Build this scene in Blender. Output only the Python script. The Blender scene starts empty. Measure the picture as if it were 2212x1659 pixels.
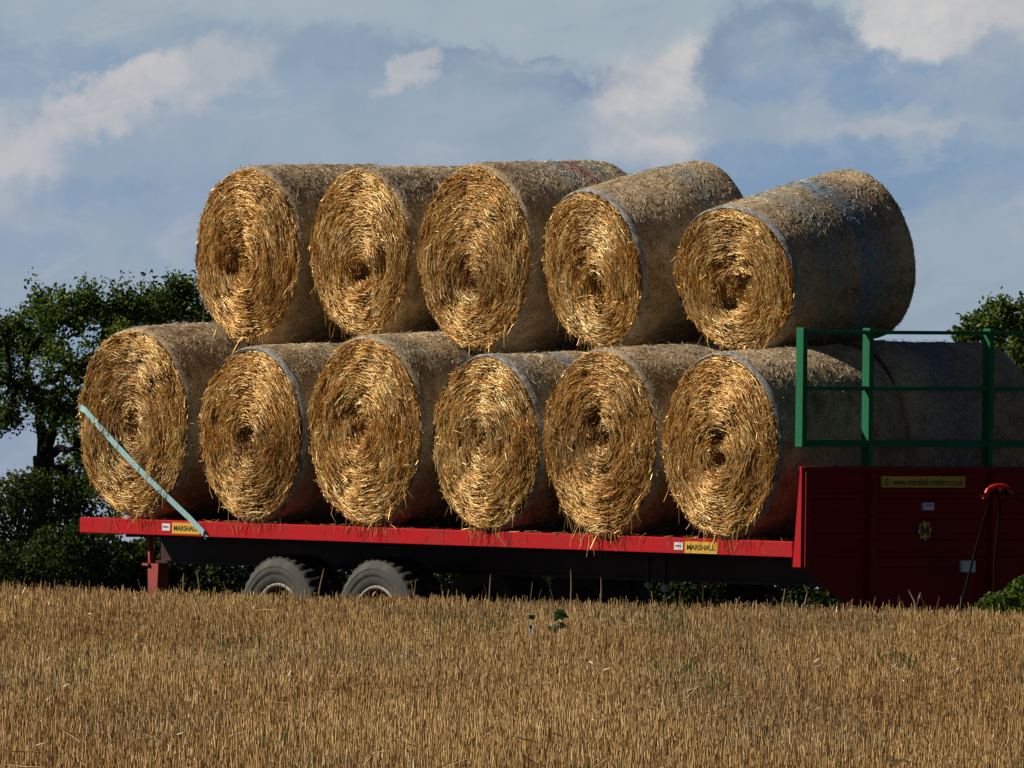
import bpy, bmesh, math, random
import numpy as np
from mathutils import Vector, Matrix

S = bpy.context.scene
COL = S.collection
rng = np.random.default_rng(7)
random.seed(7)
R = math.radians
PI = math.pi

# ------------------------------------------------------------------ camera
F = 58200.0            # focal length in picture units (picture is 2212 units wide)
W, H = 2212.0, 1659.0
YH = 1146.0            # height of the horizon in the picture
CZ = 1.65              # eye height
cam = bpy.data.cameras.new('camera')
cam.sensor_width = 36.0
cam.lens = 36.0 * F / W
cam.clip_start = 1.0
cam.clip_end = 6000.0
cob = bpy.data.objects.new('camera', cam)
COL.objects.link(cob)
cob.location = (0, 0, CZ)
cob.rotation_euler = (PI / 2 + math.atan((YH - H / 2) / F), 0, 0)
S.camera = cob

# ------------------------------------------------------------------ sun, exposure
SUN = Vector((-0.794, 0.092, 0.60)).normalized()
SUN_EL = math.asin(SUN.z)
SUN_ROT = math.atan2(SUN.x, SUN.y)
sl = bpy.data.lights.new('sun', 'SUN')
sl.energy = 5.0
sl.angle = R(0.5)
sl.color = (1.0, 0.92, 0.77)
so = bpy.data.objects.new('sun', sl)
COL.objects.link(so)
so.rotation_euler = SUN.to_track_quat('Z', 'Y').to_euler()
so.location = (-100, 100, 80)
S.view_settings.view_transform = 'Standard'
S.view_settings.look = 'None'
S.view_settings.gamma = 1.0
S.view_settings.exposure = 0.0
S.cycles.max_bounces = 6
S.cycles.diffuse_bounces = 2
S.cycles.glossy_bounces = 2
S.cycles.transmission_bounces = 3
S.cycles.transparent_max_bounces = 6


def lin(r, g, b):
    f = lambda c: (c / 255 / 12.92) if c <= 10 else ((c / 255 + 0.055) / 1.055) ** 2.4
    return (f(r), f(g), f(b))


# ------------------------------------------------------------------ node helpers
class NT:
    def __init__(s, tree):
        s.t = tree; s.n = tree.nodes; s.l = tree.links

    def new(s, kind, **kw):
        n = s.n.new(kind)
        for k, v in kw.items():
            setattr(n, k, v)
        return n

    def put(s, sock, v):
        if hasattr(v, 'node'):
            s.l.new(v, sock)
        else:
            if sock.type == 'RGBA' and len(v) == 3:
                v = (*v, 1)
            sock.default_value = v

    def m(s, op, *a, clamp=False):
        n = s.n.new('ShaderNodeMath'); n.operation = op; n.use_clamp = clamp
        for i, v in enumerate(a):
            s.put(n.inputs[i], v)
        return n.outputs[0]

    def ss(s, v, a, b):
        n = s.n.new('ShaderNodeMapRange'); n.interpolation_type = 'SMOOTHSTEP'
        s.put(n.inputs[0], v)
        n.inputs[1].default_value = a; n.inputs[2].default_value = b
        return n.outputs[0]

    def mix(s, f, a, b):
        n = s.n.new('ShaderNodeMix'); n.data_type = 'RGBA'
        s.put(n.inputs[0], f); s.put(n.inputs[6], a); s.put(n.inputs[7], b)
        return n.outputs[2]

    def xyz(s, x, y, z):
        n = s.n.new('ShaderNodeCombineXYZ')
        s.put(n.inputs[0], x); s.put(n.inputs[1], y); s.put(n.inputs[2], z)
        return n.outputs[0]

    def noise(s, vec, scale, detail=4, rough=0.55, dist=0.0):
        n = s.n.new('ShaderNodeTexNoise')
        if vec is not None:
            s.put(n.inputs['Vector'], vec)
        n.inputs['Scale'].default_value = scale
        n.inputs['Detail'].default_value = detail
        n.inputs['Roughness'].default_value = rough
        n.inputs['Distortion'].default_value = dist
        return n

    def ramp(s, v, stops):
        n = s.n.new('ShaderNodeValToRGB')
        e = n.color_ramp.elements
        while len(e) < len(stops):
            e.new(0.5)
        for i, (p, c) in enumerate(stops):
            e[i].position = p; e[i].color = (*c, 1)
        s.put(n.inputs[0], v)
        return n.outputs[0]


# ------------------------------------------------------------------ world: sky and clouds
def make_world():
    w = bpy.data.worlds.new('World'); S.world = w; w.use_nodes = True
    nt = NT(w.node_tree)
    nt.n.clear()
    out = nt.new('ShaderNodeOutputWorld')
    bg = nt.new('ShaderNodeBackground')
    STR = 0.05
    bg.inputs[1].default_value = STR
    nt.l.new(bg.outputs[0], out.inputs[0])
    sky = nt.new('ShaderNodeTexSky')
    sky.sky_type = 'NISHITA'; sky.sun_disc = False
    sky.sun_elevation = SUN_EL; sky.sun_rotation = SUN_ROT
    sky.air_density = 0.6; sky.dust_density = 0.1; sky.ozone_density = 2.0
    tc = nt.new('ShaderNodeTexCoord')
    sx = nt.new('ShaderNodeSeparateXYZ')
    nt.l.new(tc.outputs['Generated'], sx.inputs[0])
    az = nt.m('ARCTAN2', sx.outputs[0], sx.outputs[1])
    el = nt.m('ARCSINE', sx.outputs[2])
    # angles in thousandths-of-picture units: U to the right, V downwards
    U = nt.m('MULTIPLY_ADD', az, F / 1000, W / 2000)
    V = nt.m('MULTIPLY_ADD', el, -F / 1000, YH / 1000)
    uv = nt.xyz(U, V, 0.0)
    n1 = nt.noise(uv, 3.2, 6, 0.55)
    s1 = nt.new('ShaderNodeSeparateColor'); nt.l.new(n1.outputs['Color'], s1.inputs[0])
    n2 = nt.noise(uv, 13.0, 6, 0.62)
    s2 = nt.new('ShaderNodeSeparateColor'); nt.l.new(n2.outputs['Color'], s2.inputs[0])

    def warp(base, a, b, ka, kb):
        v = nt.m('MULTIPLY_ADD', nt.m('SUBTRACT', a, 0.5), ka, base)
        return nt.m('MULTIPLY_ADD', nt.m('SUBTRACT', b, 0.5), kb, v)
    Us = warp(U, s1.outputs[0], s2.outputs[0], 0.22, 0.15)
    Vs = warp(V, s1.outputs[1], s2.outputs[1], 0.15, 0.14)
    Uh = warp(U, s1.outputs[0], s2.outputs[0], 0.09, 0.13)
    Vh = warp(V, s1.outputs[1], s2.outputs[1], 0.07, 0.13)

    def C(r, g, b):
        return tuple(c / STR for c in lin(r, g, b))
    col = nt.ramp(nt.m('MULTIPLY_ADD', V, 0.5, 0.2), [
        (0.20, (0.30, 0.39, 0.49)), (0.35, (0.275, 0.375, 0.51)), (0.55, (0.245, 0.345, 0.51)), (0.75, (0.31, 0.36, 0.46)), (1.0, (0.33, 0.36, 0.42))])
    sc = nt.new('ShaderNodeVectorMath', operation='SCALE')
    nt.l.new(col, sc.inputs[0]); sc.inputs['Scale'].default_value = 1.0 / STR
    col = sc.outputs[0]
    grey = C(164, 180, 190); pale = C(184, 187, 193); mauve = C(158, 172, 186)
    white = C(202, 199, 199); hot = C(212, 209, 206); blue = C(123, 152, 184); dusk = C(123, 146, 172)
    mid = C(150, 166, 186)
    # (u, v, half width, half height, turn deg, colour, strength, inner edge, sharp?)
    blobs = [
        (1.30, -0.02, 1.00, 0.17, 3, grey, 0.95, 0.35, 0),
        (0.15, 0.02, 0.50, 0.10, 8, grey, 0.55, 0.8, 0),
        (0.16, 0.14, 0.30, 0.06, 5, blue, 0.35, 0.9, 0),
        (0.70, 0.11, 0.48, 0.06, 10, dusk, 0.40, 0.8, 0),
        (1.14, 0.160, 0.32, 0.042, 8, dusk, 0.85, 0.5, 1),
        (1.26, 0.185, 0.18, 0.03, -6, dusk, 0.65, 0.7, 1),
        (1.30, 0.14, 0.16, 0.022, -6, grey, 0.6, 0.7, 1),
        (0.75, 0.29, 0.26, 0.12, -8, mauve, 0.65, 0.9, 0),
        (1.03, 0.26, 0.16, 0.13, -20, mauve, 0.75, 0.9, 0),
        (0.44, 0.15, 0.15, 0.065, -15, pale, 0.85, 0.7, 0),
        (0.255, 0.215, 0.18, 0.07, -24, white, 0.95, 0.6, 0),
        (0.03, 0.36, 0.14, 0.13, -35, white, 0.85, 0.8, 0),
        (0.31, 0.32, 0.22, 0.11, -10, mauve, 0.45, 0.9, 0),
        (0.52, 0.34, 0.10, 0.14, 0, mauve, 0.45, 0.9, 0),
        (0.88, 0.172, 0.10, 0.035, -32, white, 0.70, 0.8, 0),
        (1.22, 0.31, 0.14, 0.12, -25, mauve, 0.70, 0.8, 0),
        (1.43, 0.22, 0.16, 0.14, -40, white, 0.95, 0.7, 0),
        (1.47, 0.19, 0.11, 0.10, -40, hot, 0.55, 0.8, 0),
        (1.70, 0.15, 0.20, 0.16, 0, dusk, 0.92, 0.32, 1),
        (1.76, 0.24, 0.26, 0.11, 0, blue, 0.95, 0.45, 1),
        (1.66, 0.11, 0.09, 0.08, -20, mid, 0.7, 0.9, 0),
        (1.75, 0.18, 0.10, 0.09, 20, mid, 0.6, 0.9, 0),
        (1.985, 0.02, 0.14, 0.13, -8, hot, 1.0, 0.40, 1),
        (2.18, 0.03, 0.14, 0.10, 0, white, 0.85, 0.5, 1),
        (2.05, 0.205, 0.40, 0.075, 3, blue, 0.90, 0.6, 0),
        (2.16, 0.16, 0.13, 0.11, 0, mid, 0.85, 0.5, 1),
        (1.80, 0.275, 0.55, 0.045, 3, mauve, 0.75, 0.8, 0),
        (1.95, 0.29, 0.18, 0.022, 3, pale, 0.60, 0.8, 0),
        (1.85, 0.40, 0.42, 0.10, 0, blue, 0.90, 0.7, 0),
        (2.08, 0.58, 0.26, 0.17, -30, mauve, 0.85, 0.8, 0),
        (2.05, 0.66, 0.30, 0.10, 0, mauve, 0.65, 0.9, 0),
        (0.18, 0.43, 0.22, 0.055, 4, blue, 0.55, 0.9, 0),
        (0.10, 0.56, 0.30, 0.14, 10, mid, 0.65, 0.9, 0),
        (0.33, 0.50, 0.16, 0.09, -10, mauve, 0.45, 0.9, 0),
        (0.22, 0.62, 0.35, 0.06, 0, mauve, 0.60, 0.9, 0),
    ]
    for (u, v, a, b, turn, c, k, soft, sharp) in blobs:
        uu, vv = (Uh, Vh) if sharp else (Us, Vs)
        du = nt.m('SUBTRACT', uu, u); dv = nt.m('SUBTRACT', vv, v)
        ct, st = math.cos(R(turn)), math.sin(R(turn))
        p = nt.m('MULTIPLY_ADD', du, ct / a, nt.m('MULTIPLY', dv, st / a))
        q = nt.m('MULTIPLY_ADD', dv, ct / b, nt.m('MULTIPLY', du, -st / b))
        d = nt.m('SQRT', nt.m('MULTIPLY_ADD', p, p, nt.m('MULTIPLY', q, q)))
        f = nt.m('MULTIPLY', nt.ss(nt.m('SUBTRACT', 1.0 + soft * 0.35, d), 0.0, max(soft, 0.12)), k)
        col = nt.mix(f, col, c)
    # faint mottling
    n3 = nt.noise(uv, 6.0, 7, 0.6)
    col = nt.mix(nt.m('MULTIPLY', nt.ss(n3.outputs[0], 0.42, 0.72), 0.40), col, mauve)
    n4 = nt.noise(nt.xyz(nt.m('MULTIPLY_ADD', V, 0.5, U), nt.m('MULTIPLY', V, 1.6), 3.0), 4.2, 8, 0.62, 0.6)
    col = nt.mix(nt.m('MULTIPLY', nt.ss(n4.outputs[0], 0.50, 0.70), 0.38), col, pale)
    col = nt.mix(nt.m('MULTIPLY', nt.ss(n4.outputs[0], 0.50, 0.30), 0.25), col, dusk)
    col = nt.mix(0.12, col, C(140, 153, 167))
    # higher up the low bank of cloud gives way to the open sky
    f = nt.ss(el, R(1.5), R(4.0))
    dim = nt.new('ShaderNodeVectorMath', operation='SCALE')
    nt.l.new(sky.outputs[0], dim.inputs[0]); dim.inputs['Scale'].default_value = 0.5
    col = nt.mix(f, col, dim.outputs[0])
    nt.l.new(col, bg.inputs[0])
make_world()


# ------------------------------------------------------------------ materials
def new_mat(name):
    m = bpy.data.materials.new(name); m.use_nodes = True
    nt = NT(m.node_tree)
    return m, nt, nt.n['Principled BSDF']


def attr(nt, name='col'):
    a = nt.new('ShaderNodeAttribute'); a.attribute_name = name
    return a


def mat_attr(name, rough=0.5, spec=0.5, transl=0.0, bump=0.0, bscale=60, vary=0.0, tint=(1, 1, 1), metal=0.0):
    m, nt, p = new_mat(name)
    p.inputs['Metallic'].default_value = metal
    p.inputs['Specular Tint'].default_value = (*tint, 1)
    a = attr(nt)
    c = a.outputs['Color']
    if vary:
        n = nt.noise(nt.new('ShaderNodeTexCoord').outputs['Object'], bscale, 5, 0.7)
        k = nt.m('MULTIPLY_ADD', nt.ss(n.outputs[0], 0.3, 0.7), vary * 2, 1 - vary)
        mx = nt.new('ShaderNodeVectorMath', operation='SCALE')
        nt.l.new(c, mx.inputs[0]); nt.l.new(k, mx.inputs['Scale'])
        c = mx.outputs[0]
    nt.l.new(c, p.inputs['Base Color'])
    p.inputs['Roughness'].default_value = rough
    p.inputs['Specular IOR Level'].default_value = spec
    if bump:
        n = nt.noise(nt.new('ShaderNodeTexCoord').outputs['Object'], bscale, 5, 0.7)
        b = nt.new('ShaderNodeBump'); b.inputs['Strength'].default_value = 1.0
        b.inputs['Distance'].default_value = bump
        nt.l.new(n.outputs[0], b.inputs['Height']); nt.l.new(b.outputs[0], p.inputs['Normal'])
    if transl:
        o = nt.n['Material Output']
        tr = nt.new('ShaderNodeBsdfTranslucent'); nt.l.new(c, tr.inputs[0])
        mx = nt.new('ShaderNodeMixShader'); mx.inputs[0].default_value = transl
        nt.l.new(p.outputs[0], mx.inputs[1]); nt.l.new(tr.outputs[0], mx.inputs[2])
        nt.l.new(mx.outputs[0], o.inputs[0])
    return m


def mat_paint(name, c, rough=0.45, dirt=(0.10, 0.05, 0.03), amount=0.35, scale=3.0, spec=0.4, metal=0.0, bump=0.0008):
    m, nt, p = new_mat(name)
    tc = nt.new('ShaderNodeTexCoord').outputs['Object']
    n = nt.noise(tc, scale, 8, 0.65)
    n2 = nt.noise(tc, scale * 14, 5, 0.7)
    f = nt.m('MULTIPLY', nt.ss(n.outputs[0], 0.42, 0.72), amount)
    f2 = nt.m('MULTIPLY', nt.ss(n2.outputs[0], 0.58, 0.72), amount * 0.8)
    col = nt.mix(nt.m('MAXIMUM', f, f2), c, dirt)
    nt.put(p.inputs['Base Color'], col)
    p.inputs['Metallic'].default_value = metal
    p.inputs['Specular IOR Level'].default_value = spec
    nt.l.new(nt.m('MULTIPLY_ADD', n.outputs[0], 0.35, rough - 0.15), p.inputs['Roughness'])
    b = nt.new('ShaderNodeBump'); b.inputs['Distance'].default_value = bump
    nt.l.new(n2.outputs[0], b.inputs['Height']); nt.l.new(b.outputs[0], p.inputs['Normal'])
    return m


M = {}
M['straw'] = mat_attr('straw', 0.40, 0.9, tint=(1.0, 0.92, 0.72), metal=0.40)
M['net_straw'] = mat_attr('net_straw', 0.40, 0.9)
M['straw_bed'] = mat_attr('straw_bed', 0.75, 0.2, bump=0.012, bscale=45, vary=0.45)
M['net'] = mat_attr('net_wrap', 0.6, 0.3, bump=0.004, bscale=90, vary=0.5)
M['stubble'] = mat_attr('stubble', 0.5, 0.4)
M['leaf'] = mat_attr('leaf', 0.55, 0.2, transl=0.35)
M['bark'] = mat_paint('bark', (0.022, 0.018, 0.013), 0.9, (0.045, 0.042, 0.032), 0.5, 6.0, 0.1, bump=0.02)
M['red'] = mat_paint('red_paint', (0.46, 0.008, 0.014), 0.6, (0.27, 0.028, 0.025), 0.6, 2.6, 0.12, bump=0.003)
M['red_shaded'] = mat_paint('red_paint_shaded', (0.24, 0.007, 0.010), 0.65, (0.10, 0.018, 0.014), 0.5, 2.0, 0.15)  # same red as the rail, with the headboard's shade put into the colour
M['rust_red'] = mat_paint('rust_red', (0.34, 0.05, 0.045), 0.7, (0.18, 0.06, 0.04), 0.6, 6.0)
M['chassis'] = mat_paint('chassis', (0.035, 0.006, 0.006), 0.6, (0.03, 0.02, 0.015), 0.5, 3.0)
M['green'] = mat_paint('green_paint', (0.014, 0.15, 0.066), 0.6, (0.02, 0.07, 0.04), 0.40, 5.0, 0.15)
M['yellow'] = mat_paint('yellow_sign', (0.68, 0.40, 0.035), 0.5, (0.35, 0.2, 0.05), 0.3, 12.0)
M['deck'] = mat_paint('deck_boards', (0.06, 0.02, 0.015), 0.9, (0.09, 0.06, 0.03), 0.5, 3.0, 0.0)
M['white'] = mat_paint('white_sticker', (0.68, 0.68, 0.70), 0.5, (0.4, 0.38, 0.36), 0.3, 14.0)
M['ink'] = mat_paint('black_ink', (0.02, 0.02, 0.022), 0.5, (0.05, 0.04, 0.03), 0.2, 20.0)
M['tyre'] = mat_paint('tyre_rubber', (0.08, 0.078, 0.075), 0.9, (0.17, 0.155, 0.135), 0.6, 5.0, 0.2, bump=0.004)
M['tread'] = mat_paint('tread_rubber', (0.045, 0.043, 0.042), 0.9, (0.12, 0.10, 0.08), 0.5, 7.0, 0.15, bump=0.006)
M['rim'] = mat_paint('rim_paint', (0.10, 0.035, 0.02), 0.65, (0.16, 0.10, 0.06), 0.5, 9.0)
M['rim_lip'] = mat_paint('rim_lip', (0.34, 0.30, 0.26), 0.6, (0.12, 0.08, 0.06), 0.7, 12.0)
M['rubber'] = mat_paint('hose_rubber', (0.008, 0.008, 0.008), 0.9, (0.02, 0.015, 0.012), 0.4, 9.0, 0.1)
M['coupling'] = mat_paint('red_coupling', (0.75, 0.02, 0.015), 0.35, (0.4, 0.02, 0.02), 0.2, 12.0)
M['lamp'] = mat_paint('lamp_lens', (0.45, 0.44, 0.48), 0.4, (0.25, 0.22, 0.2), 0.4, 20.0)
M['teal'] = mat_paint('teal_webbing', (0.33, 0.53, 0.57), 0.75, (0.22, 0.40, 0.43), 0.6, 22.0, 0.15, bump=0.002)
M['seam'] = mat_paint('strap_seam', (0.06, 0.14, 0.15), 0.8, (0.05, 0.09, 0.1), 0.4, 22.0)
M['steel'] = mat_paint('steel', (0.28, 0.28, 0.27), 0.45, (0.16, 0.10, 0.06), 0.5, 12.0, metal=0.7)


# ------------------------------------------------------------------ mesh helpers
class Geo:
    """collects quads (numpy) with per-vertex colour and per-face material"""
    def __init__(s):
        s.v = []; s.c = []; s.q = []; s.mi = []; s.sm = []; s.n = 0

    def add(s, v, q, c=(1, 1, 1), mi=0, smooth=False):
        v = np.asarray(v, float).reshape(-1, 3)
        q = np.asarray(q, np.int64).reshape(-1, 4)
        c = np.asarray(c, float)
        if c.ndim == 1:
            c = np.tile(c, (len(v), 1))
        s.v.append(v); s.c.append(c); s.q.append(q + s.n)
        s.mi.append(np.full(len(q), mi, np.int32)); s.sm.append(np.full(len(q), smooth, bool))
        s.n += len(v)
        return s

    def box(s, t0, t1, b0, b1, z0, z1, mi=0):
        v = [(x, y, z) for x in (t0, t1) for y in (b0, b1) for z in (z0, z1)]
        q = [(0, 1, 3, 2), (4, 6, 7, 5), (0, 4, 5, 1), (2, 3, 7, 6), (0, 2, 6, 4), (1, 5, 7, 3)]
        return s.add(v, q, mi=mi)

    def prism(s, poly, axis, a0, a1, mi=0):
        """extruded polygon (four points, or more by fan of quads) along local axis 0/1"""
        n = len(poly)
        def pt(p, a):
            return (a, p[0], p[1]) if axis == 0 else (p[0], a, p[1])
        v = [pt(p, a0) for p in poly] + [pt(p, a1) for p in poly]
        q = [(i, (i + 1) % n, n + (i + 1) % n, n + i) for i in range(n)]
        if n == 4:
            q += [(3, 2, 1, 0), (4, 5, 6, 7)]
        return s.add(v, q, mi=mi)

    def tube(s, pts, rad, ns=8, c=(1, 1, 1), mi=0, cap=True):
        pts = np.asarray(pts, float); n = len(pts)
        rad = np.broadcast_to(np.asarray(rad, float), (n,))
        tg = np.gradient(pts, axis=0) if n > 2 else np.repeat((pts[1] - pts[0])[None], n, 0)
        tg /= np.linalg.norm(tg, axis=1)[:, None] + 1e-9
        ref = np.where(np.abs(tg[:, 2:3]) > 0.9, np.array([[1.0, 0, 0]]), np.array([[0, 0, 1.0]]))
        u = np.cross(tg, ref); u /= np.linalg.norm(u, axis=1)[:, None] + 1e-9
        for i in range(1, n):                       # keep the frame from flipping
            w = u[i - 1] - tg[i] * np.dot(u[i - 1], tg[i])
            l = np.linalg.norm(w)
            if l > 1e-6:
                u[i] = w / l
        w = np.cross(tg, u)
        a = np.arange(ns) * 2 * PI / ns
        v = pts[:, None] + rad[:, None, None] * (np.cos(a)[None, :, None] * u[:, None] + np.sin(a)[None, :, None] * w[:, None])
        v = v.reshape(-1, 3)
        i = np.arange(n - 1)[:, None] * ns; k = np.arange(ns)[None]; k2 = (k + 1) % ns
        q = np.stack([i + k, i + k2, i + ns + k2, i + ns + k], -1).reshape(-1, 4)
        s.add(v, q, c, mi, True)
        if cap and ns == 8:
            e = (n - 1) * ns
            qq = [(0, 1, 2, 3), (0, 3, 4, 7), (4, 5, 6, 7), (e + 3, e + 2, e + 1, e), (e + 7, e + 4, e + 3, e), (e + 7, e + 6, e + 5, e + 4)]
            s.q.append(np.array(qq) + s.n - len(v)); s.mi.append(np.full(6, mi, np.int32)); s.sm.append(np.zeros(6, bool))
        return s

    def build(s, name, mats, parent=None, org=None):
        v = np.concatenate(s.v); q = np.concatenate(s.q); c = np.concatenate(s.c)
        if org is not None:
            v = v - np.asarray(org)
        me = bpy.data.meshes.new(name)
        me.vertices.add(len(v)); me.vertices.foreach_set('co', v.astype(np.float32).ravel())
        me.loops.add(q.size); me.loops.foreach_set('vertex_index', q.astype(np.int32).ravel())
        me.polygons.add(len(q)); me.polygons.foreach_set('loop_start', np.arange(len(q), dtype=np.int32) * 4)
        me.polygons.foreach_set('material_index', np.concatenate(s.mi))
        me.polygons.foreach_set('use_smooth', np.concatenate(s.sm))
        me.update(calc_edges=True)
        a = me.attributes.new('col', 'FLOAT_COLOR', 'POINT')
        rgba = np.ones((len(v), 4), np.float32); rgba[:, :3] = c
        a.data.foreach_set('color', rgba.ravel())
        for m in (mats if isinstance(mats, (list, tuple)) else [mats]):
            me.materials.append(m)
        me.validate()
        o = bpy.data.objects.new(name, me); COL.objects.link(o)
        if parent is not None:
            o.parent = parent
        return o


def lathe(g, prof, ns, mi=0, c=(1, 1, 1), axis_pt=(0, 0, 0), fn=None, closed=True):
    """revolve (b, radius) profile round the local b axis through axis_pt"""
    prof = np.asarray(prof, float); n = len(prof)
    a = np.arange(ns) * 2 * PI / ns
    rr = np.repeat(prof[:, 1][:, None], ns, 1)
    bb = np.repeat(prof[:, 0][:, None], ns, 1)
    if fn is not None:
        rr, bb = fn(rr, bb, a[None])
    v = np.stack([axis_pt[0] + rr * np.cos(a), axis_pt[1] + bb, axis_pt[2] + rr * np.sin(a)], -1).reshape(-1, 3)
    i = np.arange(n - 1)[:, None] * ns; k = np.arange(ns)[None]; k2 = (k + 1) % ns
    q = np.stack([i + k, i + ns + k, i + ns + k2, i + k2], -1).reshape(-1, 4)
    g.add(v, q, c, mi, True)


def empty(name, loc=(0, 0, 0)):
    o = bpy.data.objects.new(name, None); COL.objects.link(o)
    o.location = loc; o.empty_display_size = 0.2
    return o


def tag(o, label=None, cat=None, group=None, kind=None):
    if label: o['label'] = label
    if cat: o['category'] = cat
    if group: o['group'] = group
    if kind: o['kind'] = kind
    return o


def vnoise(p, seed=0):
    """smooth value noise in 3-D, -1..1"""
    p = np.asarray(p, float) + seed * 17.31
    i = np.floor(p).astype(np.int64); f = p - i
    f = f * f * (3 - 2 * f)
    def h(a, b, c):
        n = (a * 73856093) ^ (b * 19349663) ^ (c * 83492791)
        n = (n ^ (n >> 13)) * 1274126177
        return ((n ^ (n >> 16)) & 0xFFFF) / 32767.5 - 1
    x, y, z = i[..., 0], i[..., 1], i[..., 2]
    u, v, w = f[..., 0], f[..., 1], f[..., 2]
    L = lambda a, b, t: a + (b - a) * t
    return L(L(L(h(x, y, z), h(x + 1, y, z), u), L(h(x, y + 1, z), h(x + 1, y + 1, z), u), v),
             L(L(h(x, y, z + 1), h(x + 1, y, z + 1), u), L(h(x, y + 1, z + 1), h(x + 1, y + 1, z + 1), u), v), w)


def unit(a):
    return a / (np.linalg.norm(a, axis=-1, keepdims=True) + 1e-9)


def straws(g, C, D, Ln, Wd, colr, bend=0.0, mi=0, taper=0.7):
    """thin three-sided bent stalks: centres C, directions D, lengths, widths, colours"""
    n = len(C)
    D = unit(D)
    rnd = unit(rng.normal(size=(n, 3)))
    u = unit(np.cross(D, rnd)); w = np.cross(D, u)
    Ln = np.broadcast_to(Ln, (n,)); Wd = np.broadcast_to(Wd, (n,))
    bnd = (rng.normal(size=n) * bend * Ln)[:, None]
    ring = []
    for (k, off, tp) in ((-0.5, 0, taper), (0.0, 1, 1.0), (0.5, 0, taper)):
        ctr = C + D * (Ln * k)[:, None] + u * bnd * off
        for a in (0, 2 * PI / 3, 4 * PI / 3):
            ring.append(ctr + (u * math.cos(a) + w * math.sin(a)) * (Wd * 0.5 * tp)[:, None])
    v = np.stack(ring, 1)                           # n, 9, 3
    base = (np.arange(n) * 9)[:, None, None]
    qq = []
    for r in (0, 3):
        for k in range(3):
            k2 = (k + 1) % 3
            qq.append((r + k, r + k2, r + 3 + k2, r + 3 + k))
    q = (base + np.array(qq)[None]).reshape(-1, 4)
    g.add(v.reshape(-1, 3), q, np.repeat(colr, 9, 0), mi, True)


def leaves(g, C, N, size, colr, mi=0, asp=0.6):
    """one lozenge per leaf"""
    n = len(C)
    N = unit(N); u = unit(np.cross(N, rng.normal(size=(n, 3)))); w = np.cross(N, u)
    size = np.broadcast_to(size, (n,))[:, None]
    fold = N * size * rng.uniform(-0.15, 0.25, (n, 1))
    v = np.stack([C - u * size * 0.5, C + w * size * 0.5 * asp + fold, C + u * size * 0.5, C - w * size * 0.5 * asp + fold], 1).reshape(-1, 3)
    q = np.arange(n * 4).reshape(-1, 4)
    g.add(v, q, np.repeat(colr, 4, 0), mi)


# ------------------------------------------------------------------ picture point -> place
def at(x, y, Y):
    return np.array([(x - W / 2) / F * Y, Y, CZ + (YH - y) / F * Y])


# ------------------------------------------------------------------ terrain
GY = np.array([-60, 0, 50, 80, 105, 135, 160, 176, 182, 186, 190, 195, 200, 206, 214, 250, 400, 700, 1500, 4000], float)
GV0 = np.array([-1.80, -1.72, -1.52, -1.36, -1.16, -1.055, -0.92, -0.822, -0.805, -0.885, -1.05, -1.27, -1.42, -1.49, -1.55, -1.9, -3.0, -4.6, -7.0, -9.0])
GV = GV0 + (YH - 1080) / F * np.minimum(GY, 700)
def _pchip(x, y, xi):
    h = np.diff(x); d = np.diff(y) / h
    m = np.zeros_like(y)
    for i in range(1, len(y) - 1):
        if d[i - 1] * d[i] > 0:
            w1, w2 = 2 * h[i] + h[i - 1], h[i] + 2 * h[i - 1]
            m[i] = (w1 + w2) / (w1 / d[i - 1] + w2 / d[i])
    m[0], m[-1] = d[0], d[-1]
    k = np.clip(np.searchsorted(x, xi) - 1, 0, len(x) - 2)
    t = (xi - x[k]) / h[k]
    return ((1 + 2 * t) * (1 - t) ** 2 * y[k] + t * (1 - t) ** 2 * h[k] * m[k] + t * t * (3 - 2 * t) * y[k + 1] + t * t * (t - 1) * h[k] * m[k + 1])
def ground(x, y):
    x = np.asarray(x, float); y = np.asarray(y, float)
    z = _pchip(GY, GV, y) - 0.0275 * 30 * np.tanh(x / 30)
    p = np.stack(np.broadcast_arrays(x * 0.5, y * 0.12, 0 * y), -1)
    return CZ + z + 0.018 * vnoise(p, 3)

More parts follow.
